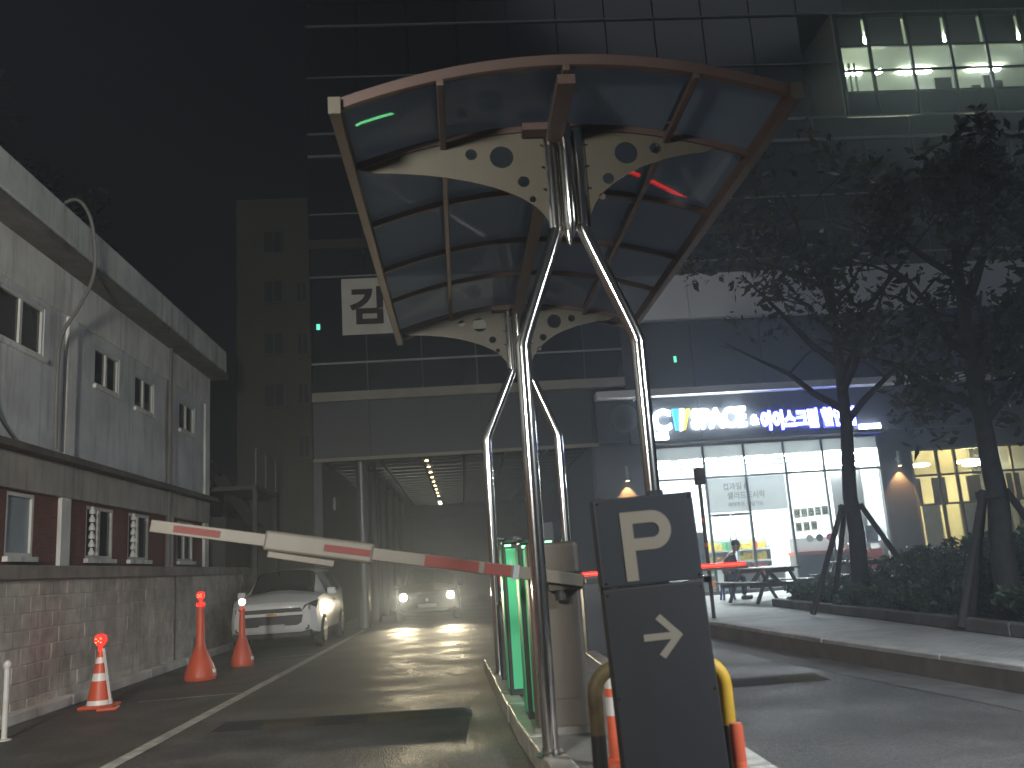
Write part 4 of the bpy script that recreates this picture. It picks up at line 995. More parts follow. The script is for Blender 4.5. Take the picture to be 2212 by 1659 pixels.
b2 = empty('led_boom_arm', (1.9, 13.6, 1.2), 'lowered boom arm with a glowing red strip across the exit lane', 'barrier arm')
LZ = 1.17
MB().box(1.78, 4.36, 13.58, 13.64, LZ - 0.045, LZ - 0.001).build('beam', 'boom_white', b2)
MB().box(1.80, 4.33, 13.575, 13.63, LZ, LZ + 0.058).build('light_strip', 'led_red', b2, bevel=0.012)
MB().box(1.82, 4.31, 13.571, 13.576, LZ + 0.018, LZ + 0.042).build('light_core', 'led_red_core', b2)
c2 = empty('barrier_cabinet', (1.98, 13.8, 0), 'dark barrier cabinet carrying the red glowing arm', 'barrier cabinet')
MB().box(1.80, 2.14, 13.65, 14.0, 0.0, 1.06).build('housing', 'dark_stone', c2, bevel=0.02)
MB().box(1.86, 2.06, 13.645, 13.80, 1.061, 1.24).build('arm_mount', 'dark_steel', c2)

# parking machines with green doors
def green_machine(x0, x1, y0, y1, zt, label, slot):
    t = empty('parking_machine', ((x0 + x1) / 2, (y0 + y1) / 2, 0.15), label, 'parking machine', 'green and black parking machines')
    MB().box(x0, x1, y0, y1, 0.149, zt).build('cabinet', 'black_plastic', t, bevel=0.012)
    MB().box(x0 + 0.035, x1 - 0.02, y0 - 0.012, y0 - 0.001, 0.22, zt - 0.05).build('front_door', 'green_door', t, bevel=0.004)
    MB().box(x0 - 0.012, x0 - 0.001, y0 + 0.04, y1 - 0.04, 0.22, zt - 0.05).build('side_panel', 'green_door', t, bevel=0.004)
    if slot == 0: MB().box(x0 + 0.07, x0 + 0.10, y0 - 0.022, y0 - 0.0125, zt - 0.36, zt - 0.16).build('handle', 'aluminium', t)
    else: MB().box(x0 + 0.05, x0 + 0.13, y0 - 0.018, y0 - 0.0125, zt - 0.20, zt - 0.13).build('slot', 'black_plastic', t)
    MB().box(x0 + 0.01, x1 - 0.01, y0 + 0.02, y1 - 0.02, zt + 0.001, zt + 0.05).build('top_cap', 'black_plastic', t, bevel=0.015)
    MB().box(x0 + 0.03, x0 + 0.09, y0 - 0.05, y0 - 0.02, zt - 0.03, zt - 0.012).build('indicator', 'green_led', t)
    spot('indicator_light', (x0 - 0.05, y0 - 0.40, zt + 0.02), (x0 + 0.12, y0, zt - 0.75), 14, (0.12, 1.0, 0.42), R(95), 0.8, t, 0.05)
    MB().bar((x0 + 0.02, y0 + 0.02, zt + 0.045), (x0 - 0.05, y0 - 0.40, zt + 0.045), 0.03, 0.02).build('light_arm', 'black_plastic', t)
green_machine(0.40, 0.66, 9.0, 9.5, 1.62, 'green-doored parking machine with a long handle, farther along the island', 0)
green_machine(0.475, 0.72, 7.55, 7.95, 1.57, 'green-doored parking machine with a ticket slot, next to the cream cabinet', 1)

lg = empty('lane_signal', (1.10, 12.0, 0.15), 'small signal post with two green light bars at the far end of the island', 'signal')
MB().tube([(1.10, 12.06, 0.149), (1.10, 12.06, 1.95)], 0.03, 12).build('post', 'hoop_black', lg, smooth=True)
MB().box(0.95, 1.25, 12.0, 12.1, 1.25, 1.95).build('signal_box', 'black_plastic', lg, bevel=0.01)
for z in (1.34, 1.68): MB().box(0.99, 1.21, 11.985, 11.999, z - 0.015, z + 0.015).build('light_bar', 'green_led', lg)

# parking sign
ps = empty('parking_sign', (0.98, 4.7, 0), 'dark grey parking totem with a large beige P and an arrow', 'sign')
SY0 = 4.60
MB().box(0.715, 1.245, SY0, SY0 + 0.14, 1.262, 1.715).build('head', 'sign_grey', ps, bevel=0.008)
MB().box(0.718, 1.243, SY0 + 0.004, SY0 + 0.134, 0.152, 1.256).build('body', 'sign_grey_low', ps, bevel=0.008)
MB().box(0.705, 0.735, SY0 + 0.02, SY0 + 0.10, 1.240, 1.275).build('clip', 'chrome', ps); MB().box(1.25, 1.285, SY0 + 0.02, SY0 + 0.10, 1.240, 1.275).build('clip', 'chrome', ps)
MB().box(1.02, 1.10, SY0 + 0.03, SY0 + 0.09, 1.716, 1.74).build('top_lug', 'sign_grey', ps)
for sx in (0.735, 1.225):
    for sz in (1.285, 1.692): MB().lathe([(0.001, -0.003), (0.007, -0.002), (0.007, 0.0)], (sx, SY0 - 0.0005, sz), 10, 'Y').build('screw', 'chrome', ps)
    for sz in (0.22, 0.72, 1.225): MB().lathe([(0.001, -0.003), (0.006, -0.002), (0.006, 0.0)], (sx, SY0 + 0.0035, sz), 10, 'Y').build('screw', 'chrome', ps)
# letter P as one outline
def letter_P(x0, z0, w, h, t):
    r = h * 0.285; cz = z0 + h - r; cx = x0 + w - r
    out = [(x0, z0), (x0, z0 + h), (cx, z0 + h)] + [(cx + r * math.sin(a), cz + r * math.cos(a)) for a in [math.pi * k / 18 for k in range(1, 18)]] + [(cx, cz - r), (x0 + t, cz - r), (x0 + t, z0)]
    ri = r - t
    inn = [(x0 + t, cz - ri), (x0 + t, cz + ri), (cx, cz + ri)] + [(cx + ri * math.sin(a), cz + ri * math.cos(a)) for a in [math.pi * k / 14 for k in range(1, 14)]] + [(cx, cz - ri)]
    return out, inn
def outline_mesh(name, loops, y, thick, m, parent):
    cu = bpy.data.curves.new(name, 'CURVE'); cu.dimensions = '2D'; cu.fill_mode = 'BOTH'; cu.extrude = thick / 2
    for pts in loops:
        s = cu.splines.new('POLY'); s.points.add(len(pts) - 1)
        for p, q in zip(s.points, pts): p.co = (q[0], q[1], 0, 1)
        s.use_cyclic_u = True
    t = bpy.data.objects.new(name, cu); col.objects.link(t)
    dg = bpy.context.evaluated_depsgraph_get(); dg.update()
    me = bpy.data.meshes.new_from_object(t.evaluated_get(dg)); bpy.data.objects.remove(t); bpy.data.curves.remove(cu)
    o0 = origin_of(parent)
    for v in me.vertices:
        x, z, yy = v.co.x, v.co.y, v.co.z; v.co = (x - o0.x, y + yy - o0.y, z - o0.z)
    me.materials.clear(); me.materials.append(MATS[m])
    o = bpy.data.objects.new(name, me); col.objects.link(o); o.parent = parent
    return o
outline_mesh('letter_P', letter_P(0.845, 1.285, 0.262, 0.352, 0.062), SY0 - 0.003, 0.004, 'sign_beige', ps)
outline_mesh('arrow', [[(0.895, 1.015), (1.035, 1.015), (0.965, 1.085), (0.993, 1.108), (1.098, 0.998), (0.993, 0.888), (0.965, 0.911), (1.035, 0.981), (0.895, 0.981)]], SY0 + 0.003, 0.004, 'sign_beige', ps)

ps.rotation_euler = (0, R(-1.9), 0); ps.location.x += 0.037
# hoop guard behind the sign, flexible posts, slim post
hp = empty('hoop_bollard', (1.05, 5.15, 0.15), 'bent steel hoop guard in black and yellow bands behind the parking sign', 'bollard')
def hoop_pts():
    x0, x1, zt, r = 0.70, 1.44, 0.80, 0.14
    pts = [(x0, 5.15, 0.149), (x0, 5.15, 0.45), (x0, 5.15, zt - r)]
    pts += [(x0 + r - r * math.cos(a), 5.15, zt - r + r * math.sin(a)) for a in [math.pi / 2 * k / 6 for k in range(1, 7)]]
    pts += [(x1 - r + r * math.sin(a), 5.15, zt - r + r * math.cos(a)) for a in [math.pi / 2 * k / 6 for k in range(0, 7)]]
    pts += [(x1, 5.15, 0.45), (x1, 5.15, 0.149)]
    return pts
hpts = hoop_pts()
MB().tube(hpts[0:2], 0.042, 16).build('band', 'hoop_black', hp, smooth=True)
MB().tube(hpts[1:9], 0.0421, 16).build('band', mat('hoop_brown', (0.12, 0.085, 0.035), 0.6, var=0.3, vscale=8, stain=0.5, sscale=6), hp, smooth=True)
MB().tube(hpts[8:10], 0.0419, 16).build('band', 'hoop_black', hp, smooth=True)
MB().tube(hpts[9:17], 0.0421, 16).build('band', 'hoop_yellow', hp, smooth=True)
MB().tube(hpts[16:18], 0.042, 16).build('band', 'hoop_black', hp, smooth=True)
dp = empty('delineator_post', (0.88, 5.75, 0.15), 'faded white and orange flexible post beside the hoop guard', 'post')
MB().lathe([(0.0, 0), (0.09, 0), (0.085, 0.03), (0.045, 0.05), (0.042, 0.30), (0.0, 0.30)], (0.885, 5.75, 0.149), 18).build('base', 'post_orange', dp, smooth=True)
MB().lathe([(0.042, 0.30), (0.040, 0.57), (0.02, 0.59), (0.0, 0.59)], (0.885, 5.75, 0.149), 18).build('tube', 'post_white', dp, smooth=True)
MB().lathe([(0.0425, 0), (0.0425, 0.05)], (0.885, 5.75, 0.56), 18).build('sleeve', 'post_orange', dp)
dp = empty('delineator_post', (1.36, 4.72, 0.15), 'bright orange flexible post beside the totem', 'post')
MB().lathe([(0.0, 0), (0.09, 0), (0.085, 0.03), (0.036, 0.05), (0.036, 0.36), (0.030, 0.385), (0.0, 0.385)], (1.355, 4.72, 0.149), 20).build('tube', 'post_orange', dp, smooth=True)
MB().lathe([(0.0372, 0), (0.0372, 0.07)], (1.355, 4.72, 0.28), 20).build('sleeve', mat('post_orange_bright', (0.75, 0.16, 0.08), 0.4), dp, smooth=True)
sp_ = empty('slim_post', (2.2, 13.4, 0), 'slim white metal post in front of the dark barrier cabinet', 'post')
MB().tube([(2.24, 13.4, 0.0), (2.24, 13.4, 1.22)], 0.045, 12).build('tube', 'post_white', sp_, smooth=True)
MB().lathe([(0.0, 0), (0.10, 0), (0.10, 0.012), (0.05, 0.02)], (2.24, 13.4, 0.0), 14).build('base', 'post_white', sp_)
tw = empty('hoop_bollard', (0.34, 10.4, 0.15), 'small steel hoop guard at the far end of the parking machines', 'bollard')
MB().tube(smooth_path([(0.40, 10.25, 0.149), (0.40, 10.25, 0.85), (0.40, 10.32, 0.97), (0.40, 10.55, 0.97), (0.40, 10.62, 0.85), (0.40, 10.62, 0.149)], 5), 0.03, 12).build('tube', 'hoop_black', tw, smooth=True)

# camera pole on the plaza
cp = empty('camera_pole', (4.42, 16.0, 0.245), 'thin dark pole with a camera head and red bands before the shop', 'pole')
MB().tube([(4.42, 16.0, 0.245), (4.42, 16.0, 2.95)], 0.035, 12).build('pole', 'dark_steel', cp, smooth=True)
MB().box(4.33, 4.50, 15.84, 16.02, 2.62, 2.92).build('camera_head', 'dark_steel', cp, bevel=0.02); MB().tube([(4.40, 15.84, 2.74), (4.40, 15.76, 2.74)], 0.05, 12).build('lens', 'black_plastic', cp)
for z in (1.5, 1.95): MB().lathe([(0.038, 0), (0.038, 0.07)], (4.42, 16.0, z), 12).build('red_band', 'stripe_red', cp)

# ================================================================== CONES
def beacon(parent, x, y, z, r, warm=False, disc=True):
    b = MB().lathe([(0.0, -r), (r * 0.6, -r * 0.8), (r, -r * 0.1), (r * 0.9, r * 0.6), (r * 0.5, r * 0.95), (0.0, r)], (x, y, z), 18).build('beacon', 'lamp_warm' if warm else 'lamp_red', parent, smooth=True)
    for dx, dz in ((-0.4, 0.25), (0.4, 0.25), (0.0, -0.1), (-0.4, -0.35), (0.4, -0.35)):
        MB().lathe([(0.0, -0.006), (r * 0.16, 0), (0.0, 0.006)], (x + dx * r, y - r * 0.98, z + dz * r), 8).build('led', 'lamp_red_core' if not warm else 'headlight', b)
    MB().lathe([(r * 0.35, 0), (r * 0.35, r * 0.9), (0, r * 0.9)], (x, y, z - r * 1.75), 10).build('socket', 'lamp_red' if not warm else 'cone_orange', b)
    point('beacon_glow', (x + 0.0, y - r * 1.6, z), 0.22 if not warm else 0.25, (1.0, 0.05, 0.03) if not warm else (1.0, 0.75, 0.45), parent, 0.04)
c1 = empty('traffic_cone', (-4.62, 11.86, 0), 'orange traffic cone with two white bands and a glowing red beacon', 'cone')
x, y = -4.62, 11.86
MB().box(x - 0.20, x + 0.20, y - 0.20, y + 0.20, 0.0, 0.045).build('base', 'cone_orange', c1, bevel=0.02)
def fr_(z0, z1, R0=0.155, R1=0.032, H=0.70): 
    f = lambda z: R0 + (R1 - R0) * (z - 0.045) / (H - 0.045)
    return [(f(z0), z0), (f(z1), z1)]
for z0, z1, m in ((0.045, 0.10, 'cone_white'), (0.10, 0.33, 'cone_orange'), (0.33, 0.42, 'cone_white'), (0.42, 0.54, 'cone_orange'), (0.54, 0.61, 'cone_white'), (0.61, 0.72, 'cone_orange')):
    MB().lathe(fr_(z0, z1), (x, y, 0), 24).build('band' if m == 'cone_white' else 'body', m, c1, smooth=True)
MB().bar((x + 0.05, y - 0.05, 0.72), (x + 0.18, y - 0.12, 0.05), 0.03, 0.012).build('reflector_strip', 'cone_white', c1)
beacon(c1, x, y - 0.02, 0.82, 0.075)
c1b = MB().slab([(x + 0.12, y - 0.42), (x + 0.34, y - 0.36), (x + 0.30, y - 0.14), (x + 0.10, y - 0.20)], 0.0, 0.04).build('cone_foot', 'cone_orange', None, (x + 0.2, y - 0.3, 0), bevel=0.012)
tag(c1b, 'flat loose orange cone foot on the asphalt beside the banded cone', 'cone foot')
def bottle_cone(x, y, s, label, warm):
    t = empty('bottle_cone', (x, y, 0), label, 'cone', 'bottle-shaped orange cones in the parking bay')
    MB().lathe([(0.0, 0), (0.225 * s, 0), (0.235 * s, 0.04), (0.225 * s, 0.13), (0.17 * s, 0.27), (0.11 * s, 0.42), (0.075 * s, 0.50), (0.068 * s, 0.53), (0.062 * s, 0.9 * s), (0.05 * s, 1.12 * s), (0.0, 1.13 * s)], (x, y, 0), 28).build('body', 'cone_orange', t, smooth=True)
    MB().lathe([(0.238 * s, 0.05), (0.230 * s, 0.10)], (x, y, 0), 28).build('base_ring', 'cone_orange', t)
    MB().box(x + 0.20 * s, x + 0.245 * s, y - 0.08, y - 0.02, 0.10, 0.15).build('lug', 'cone_white', t)
    beacon(t, x, y, 1.13 * s + 0.13, 0.062, warm)
    MB().lathe([(0.055 * s, 0), (0.07 * s, 0.015), (0.055 * s, 0.05)], (x, y, 1.10 * s), 18).build('collar', 'lamp_red' if not warm else 'cone_orange', t)
bottle_cone(-4.12, 14.43, 1.0, 'tall bottle-shaped orange cone with a glowing red beacon by the block wall', False)
bottle_cone(-3.93, 16.28, 0.84, 'shorter bottle-shaped orange cone with a pale glowing beacon before the parked car', True)
wp = empty('white_post', (-4.74, 9.76, 0), 'short white post with a ball cap at the foot of the block wall', 'post')
MB().tube([(-4.74, 9.76, 0.0), (-4.74, 9.76, 0.70)], 0.028, 14).build('tube', 'post_white', wp, smooth=True)
MB().lathe([(0.0, 0.09), (0.03, 0.075), (0.04, 0.04), (0.034, 0.01), (0.028, 0.0)], (-4.74, 9.76, 0.70), 14).build('ball_cap', 'post_white', wp, smooth=True)
MB().lathe([(0.0, 0), (0.07, 0), (0.07, 0.012), (0.03, 0.02)], (-4.74, 9.76, 0.0), 14).build('base', 'post_white', wp)

# ================================================================== CARS
def lerp_rows(rows, sub):
    """rows: list of station tuples, refined along the length (Catmull-Rom)."""
    out = []; idx = []
    n = len(rows)
    for i in range(n - 1):
        a, b, c, d = rows[max(i - 1, 0)], rows[i], rows[i + 1], rows[min(i + 2, n - 1)]
        for s in range(sub):
            t = s / sub
            out.append([0.5 * (2 * q + (r_ - p) * t * 0.6 + (2 * p * 0.6 - (6 - 0.0) * q * 0 - 0) * 0) if False else q + (r_ - q) * (t * t * (3 - 2 * t) * 0.35 + t * 0.65) for p, q, r_, w in zip(a, b, c, d)]); idx.append(i)
    out.append(list(rows[-1])); return out, idx

def make_car(name, loc, label, paint, st, wheels, lamp_on, W):
    """st: stations front to back (y, zlow, zbelt, ztop, wlow, wbelt, wtop); car faces -y, origin under the front bumper."""
    t = empty(name, loc, label, 'car')
    rows, idx = lerp_rows(st, 5)
    ox, oy = loc[0], loc[1]
    def section(r):
        y, zl, zb, zt, wl, wb, wt = r
        zm = zl + (zb - zl) * 0.45
        pts = [(0, zl), (wl * 0.8, zl), (wl, zl + 0.07), (max(wl, wb) + 0.02, zm), (wb + 0.01, zb - (zb - zm) * 0.25), (wb, zb)]
        if zt - zb > 0.10: pts += [(wb - 0.035, zb + 0.02)] + [(wb - 0.035 + (wt - wb + 0.035) * k, zb + 0.02 + (zt - 0.07 - zb - 0.02) * k) for k in (0.5, 1.0)] + [(wt - 0.06, zt - 0.02), (wt * 0.72, zt + 0.005), (wt * 0.36, zt + 0.022), (0, zt + 0.03)]
        else: pts += [(wb - 0.05, zb + 0.03), (wb - 0.10, zb + 0.04), (wb - 0.15, zb + 0.045), (wb * 0.72, zb + 0.055 + (zt - zb) * 0.2), (wb * 0.5, zb + 0.06 + (zt - zb) * 0.5), (wb * 0.25, zt + 0.065 if zt > zb else zb + 0.065), (0, zt + 0.07)]
        return pts
    secs = [section(r) for r in rows]; m = len(secs[0]); J = m - 1
    body = MB(); glassm = {}
    def quad(i, j, s):
        a, b = secs[i], secs[i + 1]; ya, yb = rows[i][0], rows[i + 1][0]
        return [(ox + s * a[j][0], oy + ya, a[j][1]), (ox + s * a[j + 1][0], oy + ya, a[j + 1][1]), (ox + s * b[j + 1][0], oy + yb, b[j + 1][1]), (ox + s * b[j][0], oy + yb, b[j][1])]
    vsn = {}
    for s in (1, -1):
        for i in range(len(rows) - 1):
            k = idx[i]
            for j in range(m - 1):
                key = None
                kind = GL.get((name, k))
                if kind == 'front' and 8 <= j: key = 'windshield'
                if kind == 'rear' and 8 <= j: key = 'rear_window'
                if kind in ('side', 'side2') and 6 <= j <= 7 and not (i + 1 < len(idx) and idx[i + 1] != k and kind == 'side2'): key = 'side_window_%d_%d' % (k, s)
                tgt = body if key is None else glassm.setdefault(key, MB())
                tgt.add(quad(i, j, s), [(0, 1, 2, 3)])
        for e in (0, -1):
            pts = [(ox + s * p[0], oy + rows[e][0], p[1]) for p in secs[e]]
            body.add(pts, [tuple(range(len(pts)))])
    def weld(mb):
        seen = {}; nv = []; rm = []
        for v in mb.v:
            k = (round(v[0], 4), round(v[1], 4), round(v[2], 4))
            if k not in seen: seen[k] = len(nv); nv.append(v)
            rm.append(seen[k])
        mb.v = nv; nf = []
        for f in mb.f:
            g = []
            for q in f:
                if rm[q] not in g: g.append(rm[q])
            if len(g) > 2: nf.append(tuple(g))
        mb.f = nf; return mb
    weld(body).build('body', paint, t, smooth=True)
    for key, mb in glassm.items():
        o = weld(mb).build(key.split('_')[0] + '_window' if key.startswith('side') else key, 'car_glass', t, smooth=True)
    for (wy, wr) in wheels:
        for s in (1, -1):
            wx = ox + s * (W / 2 - 0.11)
            MB().lathe([(0.001, -0.02), (wr + 0.07, -0.02), (wr + 0.07, 0.0)] if False else [(0.001, 0), (wr + 0.065, 0), (wr + 0.065, 0.05), (0.001, 0.05)], (ox + s * (W / 2 - 0.018) - 0.025, oy + wy, wr + 0.02), 32, 'X').build('wheel_arch', 'black_plastic', t)
            w = empty('wheel', Vector((wx, oy + wy, wr)) - origin_of(t)); w.parent = t
            hw = 0.11
            MB().lathe([(wr * 0.68, -hw), (wr * 0.92, -hw), (wr, -hw * 0.6), (wr, hw * 0.6), (wr * 0.92, hw), (wr * 0.68, hw)], (wx + s * 0.03, oy + wy, wr), 32, 'X').build('tyre', 'tyre', w, smooth=True)
            rim = MB(); fx = wx + s * 0.125
            rim.lathe([(wr * 0.60, -0.01), (wr * 0.70, -0.01), (wr * 0.70, 0.012), (wr * 0.60, 0.012), (wr * 0.60, -0.01)], (fx + s * 0.015, oy + wy, wr), 32, 'X')
            rim.lathe([(0.001, -0.01), (wr * 0.2, -0.01), (wr * 0.2, 0.015), (0.001, 0.02)], (fx + s * 0.015, oy + wy, wr), 20, 'X')
            for q in range(5):
                a = 2 * math.pi * q / 5 + 0.3
                rim.bar((fx + s * 0.018, oy + wy + 0.12 * wr * math.cos(a), wr + 0.12 * wr * math.sin(a)), (fx + s * 0.018, oy + wy + 0.64 * wr * math.cos(a), wr + 0.64 * wr * math.sin(a)), 0.075, 0.02, up=(1, 0, 0))
            rim.build('rim', 'alloy', w)
    return t
GL = {('parked_car', 4): 'front', ('parked_car', 5): 'side', ('parked_car', 6): 'side', ('parked_car', 7): 'side2', ('parked_car', 8): 'rear',
      ('oncoming_car', 4): 'front', ('oncoming_car', 5): 'side', ('oncoming_car', 6): 'side', ('oncoming_car', 7): 'rear'}
# the parked white people carrier: (y, zlow, zbelt, ztop, wlow, wbelt, wtop)
st1 = [(0.00, 0.42, 0.84, 0.84, 0.66, 0.60, 0.5), (0.06, 0.34, 0.90, 0.90, 0.76, 0.72, 0.6), (0.22, 0.27, 0.95, 0.97, 0.86, 0.84, 0.7), (0.52, 0.24, 1.03, 1.07, 0.90, 0.88, 0.75),
       (1.00, 0.24, 1.07, 1.13, 0.90, 0.89, 0.70), (1.66, 0.24, 1.08, 1.60, 0.90, 0.895, 0.64), (2.75, 0.24, 1.07, 1.64, 0.90, 0.895, 0.67), (3.55, 0.24, 1.10, 1.62, 0.90, 0.89, 0.67), (4.25, 0.26, 1.14, 1.55, 0.88, 0.86, 0.64), (4.60, 0.36, 1.10, 1.12, 0.84, 0.80, 0.5), (4.66, 0.42, 1.0, 1.0, 0.76, 0.72, 0.5)]
PX, PY = -3.97, 18.95
pc = make_car('parked_car', (PX, PY, 0), 'white people carrier parked along the block wall', 'car_white', st1, [(0.95, 0.335), (3.71, 0.335)], False, 1.82)
def on(mb, name, m, parent, **k): return mb.build(name, m, parent, **k)
# face of the white car
gy0 = PY
on(MB().prism([(PX - 0.62, 0.765), (PX + 0.62, 0.765), (PX + 0.58, 0.845), (PX - 0.58, 0.845)], gy0 - 0.02, gy0 + 0.1), 'upper_grille', 'black_plastic', pc, bevel=0.01)
on(MB().prism([(PX - 0.60, 0.55), (PX - 0.52, 0.50), (PX + 0.52, 0.50), (PX + 0.60, 0.55), (PX + 0.63, 0.70), (PX - 0.63, 0.70)], gy0 - 0.022, gy0 + 0.1), 'lower_grille', 'black_plastic', pc, bevel=0.01)
on(MB().prism([(PX - 0.66, 0.702), (PX + 0.66, 0.702), (PX + 0.66, 0.763), (PX - 0.66, 0.763)], gy0 - 0.03, gy0 + 0.1), 'grille_bar', 'car_white', pc, bevel=0.008)
on(MB().prism([(PX - 0.11, 0.716), (PX - 0.045, 0.716), (PX - 0.045, 0.706), (PX + 0.055, 0.706), (PX + 0.055, 0.716), (PX + 0.11, 0.716), (PX + 0.10, 0.752), (PX + 0.045, 0.752), (PX + 0.045, 0.762), (PX - 0.055, 0.762), (PX - 0.055, 0.752), (PX - 0.10, 0.752)], gy0 - 0.038, gy0 - 0.031), 'emblem', 'gold', pc)
on(MB().prism([(PX - 0.78, 0.25), (PX + 0.78, 0.25), (PX + 0.80, 0.40), (PX + 0.60, 0.36), (PX - 0.60, 0.36), (PX - 0.80, 0.40)], gy0 - 0.005, gy0 + 0.25), 'lower_bumper', 'black_plastic', pc, bevel=0.02)
on(MB().box(PX - 0.26, PX + 0.26, gy0 - 0.032, gy0 - 0.024, 0.42, 0.53), 'licence_plate', 'plate', pc)
for s in (-1, 1):
    h = MB().add([(PX + s * 0.60, gy0 - 0.006, 0.76), (PX + s * 0.865, gy0 + 0.25, 0.80), (PX + s * 0.895, gy0 + 0.38, 0.985), (PX + s * 0.82, gy0 + 0.12, 0.955), (PX + s * 0.66, gy0 + 0.0, 0.89),
                  (PX + s * 0.60, gy0 + 0.2, 0.76), (PX + s * 0.80, gy0 + 0.45, 0.80), (PX + s * 0.80, gy0 + 0.5, 0.965), (PX + s * 0.72, gy0 + 0.35, 0.93), (PX + s * 0.60, gy0 + 0.2, 0.87)],
                 [(0, 1, 2, 3, 4), (9, 8, 7, 6, 5), (0, 5, 6, 1), (1, 6, 7, 2), (2, 7, 8, 3), (3, 8, 9, 4), (4, 9, 5, 0)]).build('headlight', 'lens_clear', pc)
    on(MB().lathe([(0.0, 0), (0.05, 0.0), (0.055, 0.02), (0.0, 0.02)], (PX + s * 0.72, gy0 + 0.06, 0.83), 16, 'Y'), 'reflector', 'chrome', h)
    on(MB().lathe([(0.001, 0), (0.055, 0), (0.055, 0.05), (0.001, 0.05)], (PX + s * 0.70, gy0 + 0.035, 0.45), 16, 'Y'), 'fog_lamp', 'lens_clear', pc)
    mr = on(MB().box(PX + s * 0.99 - 0.09, PX + s * 0.99 + 0.09, gy0 + 1.52, gy0 + 1.66, 1.04, 1.20), 'mirror', 'car_white', pc, bevel=0.035, seg=3)
    on(MB().bar((PX + s * 0.88, gy0 + 1.60, 1.07), (PX + s * 0.95, gy0 + 1.60, 1.09), 0.05, 0.04), 'mirror_arm', 'black_plastic', mr)
    on(MB().box(PX + s * 0.912 - 0.012, PX + s * 0.912 + 0.012, gy0 + 1.40, gy0 + 3.25, 0.30, 0.34), 'sill_trim', 'chrome', pc)
    for yy in (2.35, 3.3): on(MB().box(PX + s * 0.922 - 0.012, PX + s * 0.922 + 0.012, gy0 + yy, gy0 + yy + 0.18, 0.90, 0.93), 'door_handle', 'chrome', pc)
    on(MB().tube([(PX + s * 0.60, gy0 + 2.0, 1.665), (PX + s * 0.60, gy0 + 4.0, 1.66)], 0.018, 8), 'roof_rail', 'black_plastic', pc)

# the oncoming car with its lamps on
st2 = [(0.00, 0.40, 0.74, 0.74, 0.66, 0.58, 0.5), (0.08, 0.30, 0.80, 0.80, 0.78, 0.74, 0.6), (0.30, 0.22, 0.84, 0.86, 0.88, 0.86, 0.7), (0.65, 0.20, 0.88, 0.92, 0.90, 0.885, 0.75),
       (1.25, 0.20, 0.92, 0.99, 0.90, 0.89, 0.70), (2.05, 0.20, 0.94, 1.43, 0.90, 0.89, 0.60), (3.0, 0.20, 0.96, 1.48, 0.90, 0.89, 0.62), (3.9, 0.22, 1.0, 1.44, 0.90, 0.88, 0.61), (4.5, 0.30, 1.02, 1.05, 0.86, 0.84, 0.55), (4.62, 0.38, 0.95, 0.95, 0.78, 0.74, 0.5)]
QX, QY = -1.08, 26.3
oc = make_car('oncoming_car', (QX, QY, 0), 'dark car facing out of the passage with both headlights on', 'car_dark', st2, [(0.95, 0.33), (3.7, 0.33)], True, 1.82)
on(MB().prism([(QX - 0.42, 0.50), (QX + 0.42, 0.50), (QX + 0.46, 0.70), (QX - 0.46, 0.70)], QY - 0.025, QY + 0.1), 'grille', 'black_plastic', oc, bevel=0.015)
on(MB().bar((QX - 0.30, QY - 0.034, 0.51), (QX + 0.30, QY - 0.034, 0.69), 0.012, 0.02), 'grille_slash', 'lens_clear', oc)
on(MB().lathe([(0.001, 0), (0.05, 0), (0.05, 0.01), (0.001, 0.01)], (QX, QY - 0.052, 0.60), 16, 'Y'), 'emblem', 'chrome', oc)
on(MB().prism([(QX - 0.55, 0.26), (QX + 0.55, 0.26), (QX + 0.60, 0.38), (QX - 0.60, 0.38)], QY - 0.012, QY + 0.1), 'lower_grille', 'black_plastic', oc, bevel=0.015)
on(MB().box(QX - 0.26, QX + 0.26, QY - 0.034, QY - 0.026, 0.39, 0.49), 'licence_plate', 'plate', oc)
for s in (-1, 1):
    h = MB().add([(QX + s * 0.52, QY + 0.0, 0.62), (QX + s * 0.84, QY + 0.20, 0.65), (QX + s * 0.865, QY + 0.34, 0.79), (QX + s * 0.74, QY + 0.12, 0.78), (QX + s * 0.55, QY + 0.02, 0.71),
                  (QX + s * 0.52, QY + 0.2, 0.62), (QX + s * 0.78, QY + 0.4, 0.65), (QX + s * 0.78, QY + 0.45, 0.79), (QX + s * 0.68, QY + 0.32, 0.78), (QX + s * 0.52, QY + 0.2, 0.71)],
                 [(0, 1, 2, 3, 4), (9, 8, 7, 6, 5), (0, 5, 6, 1), (1, 6, 7, 2), (2, 7, 8, 3), (3, 8, 9, 4), (4, 9, 5, 0)]).build('headlight', 'lens_clear', oc)
    on(MB().lathe([(0.001, -0.02), (0.07, -0.015), (0.105, 0), (0.06, 0.05), (0.001, 0.06)], (QX + s * 0.68, QY - 0.01, 0.70), 18, 'Y'), 'bulb', 'headlight', h)
    on(MB().box(QX + s * 0.97 - 0.08, QX + s * 0.97 + 0.08, QY + 1.65, QY + 1.78, 0.92, 1.05), 'mirror', 'car_dark', oc, bevel=0.03, seg=3)
    spot('headlight_beam', (QX + s * 0.68, QY - 0.05, 0.70), (QX + s * 0.75 + 0.35, QY - 15.0, 0.10), 900, (1.0, 0.84, 0.55), R(34), 1.0, oc, 0.06)
    spot('headlight_spill', (QX + s * 0.68, QY - 0.05, 0.72), (QX + s * 0.7, QY - 6.0, 2.4), 25, (1.0, 0.86, 0.60), R(140), 1.0, oc, 0.06)

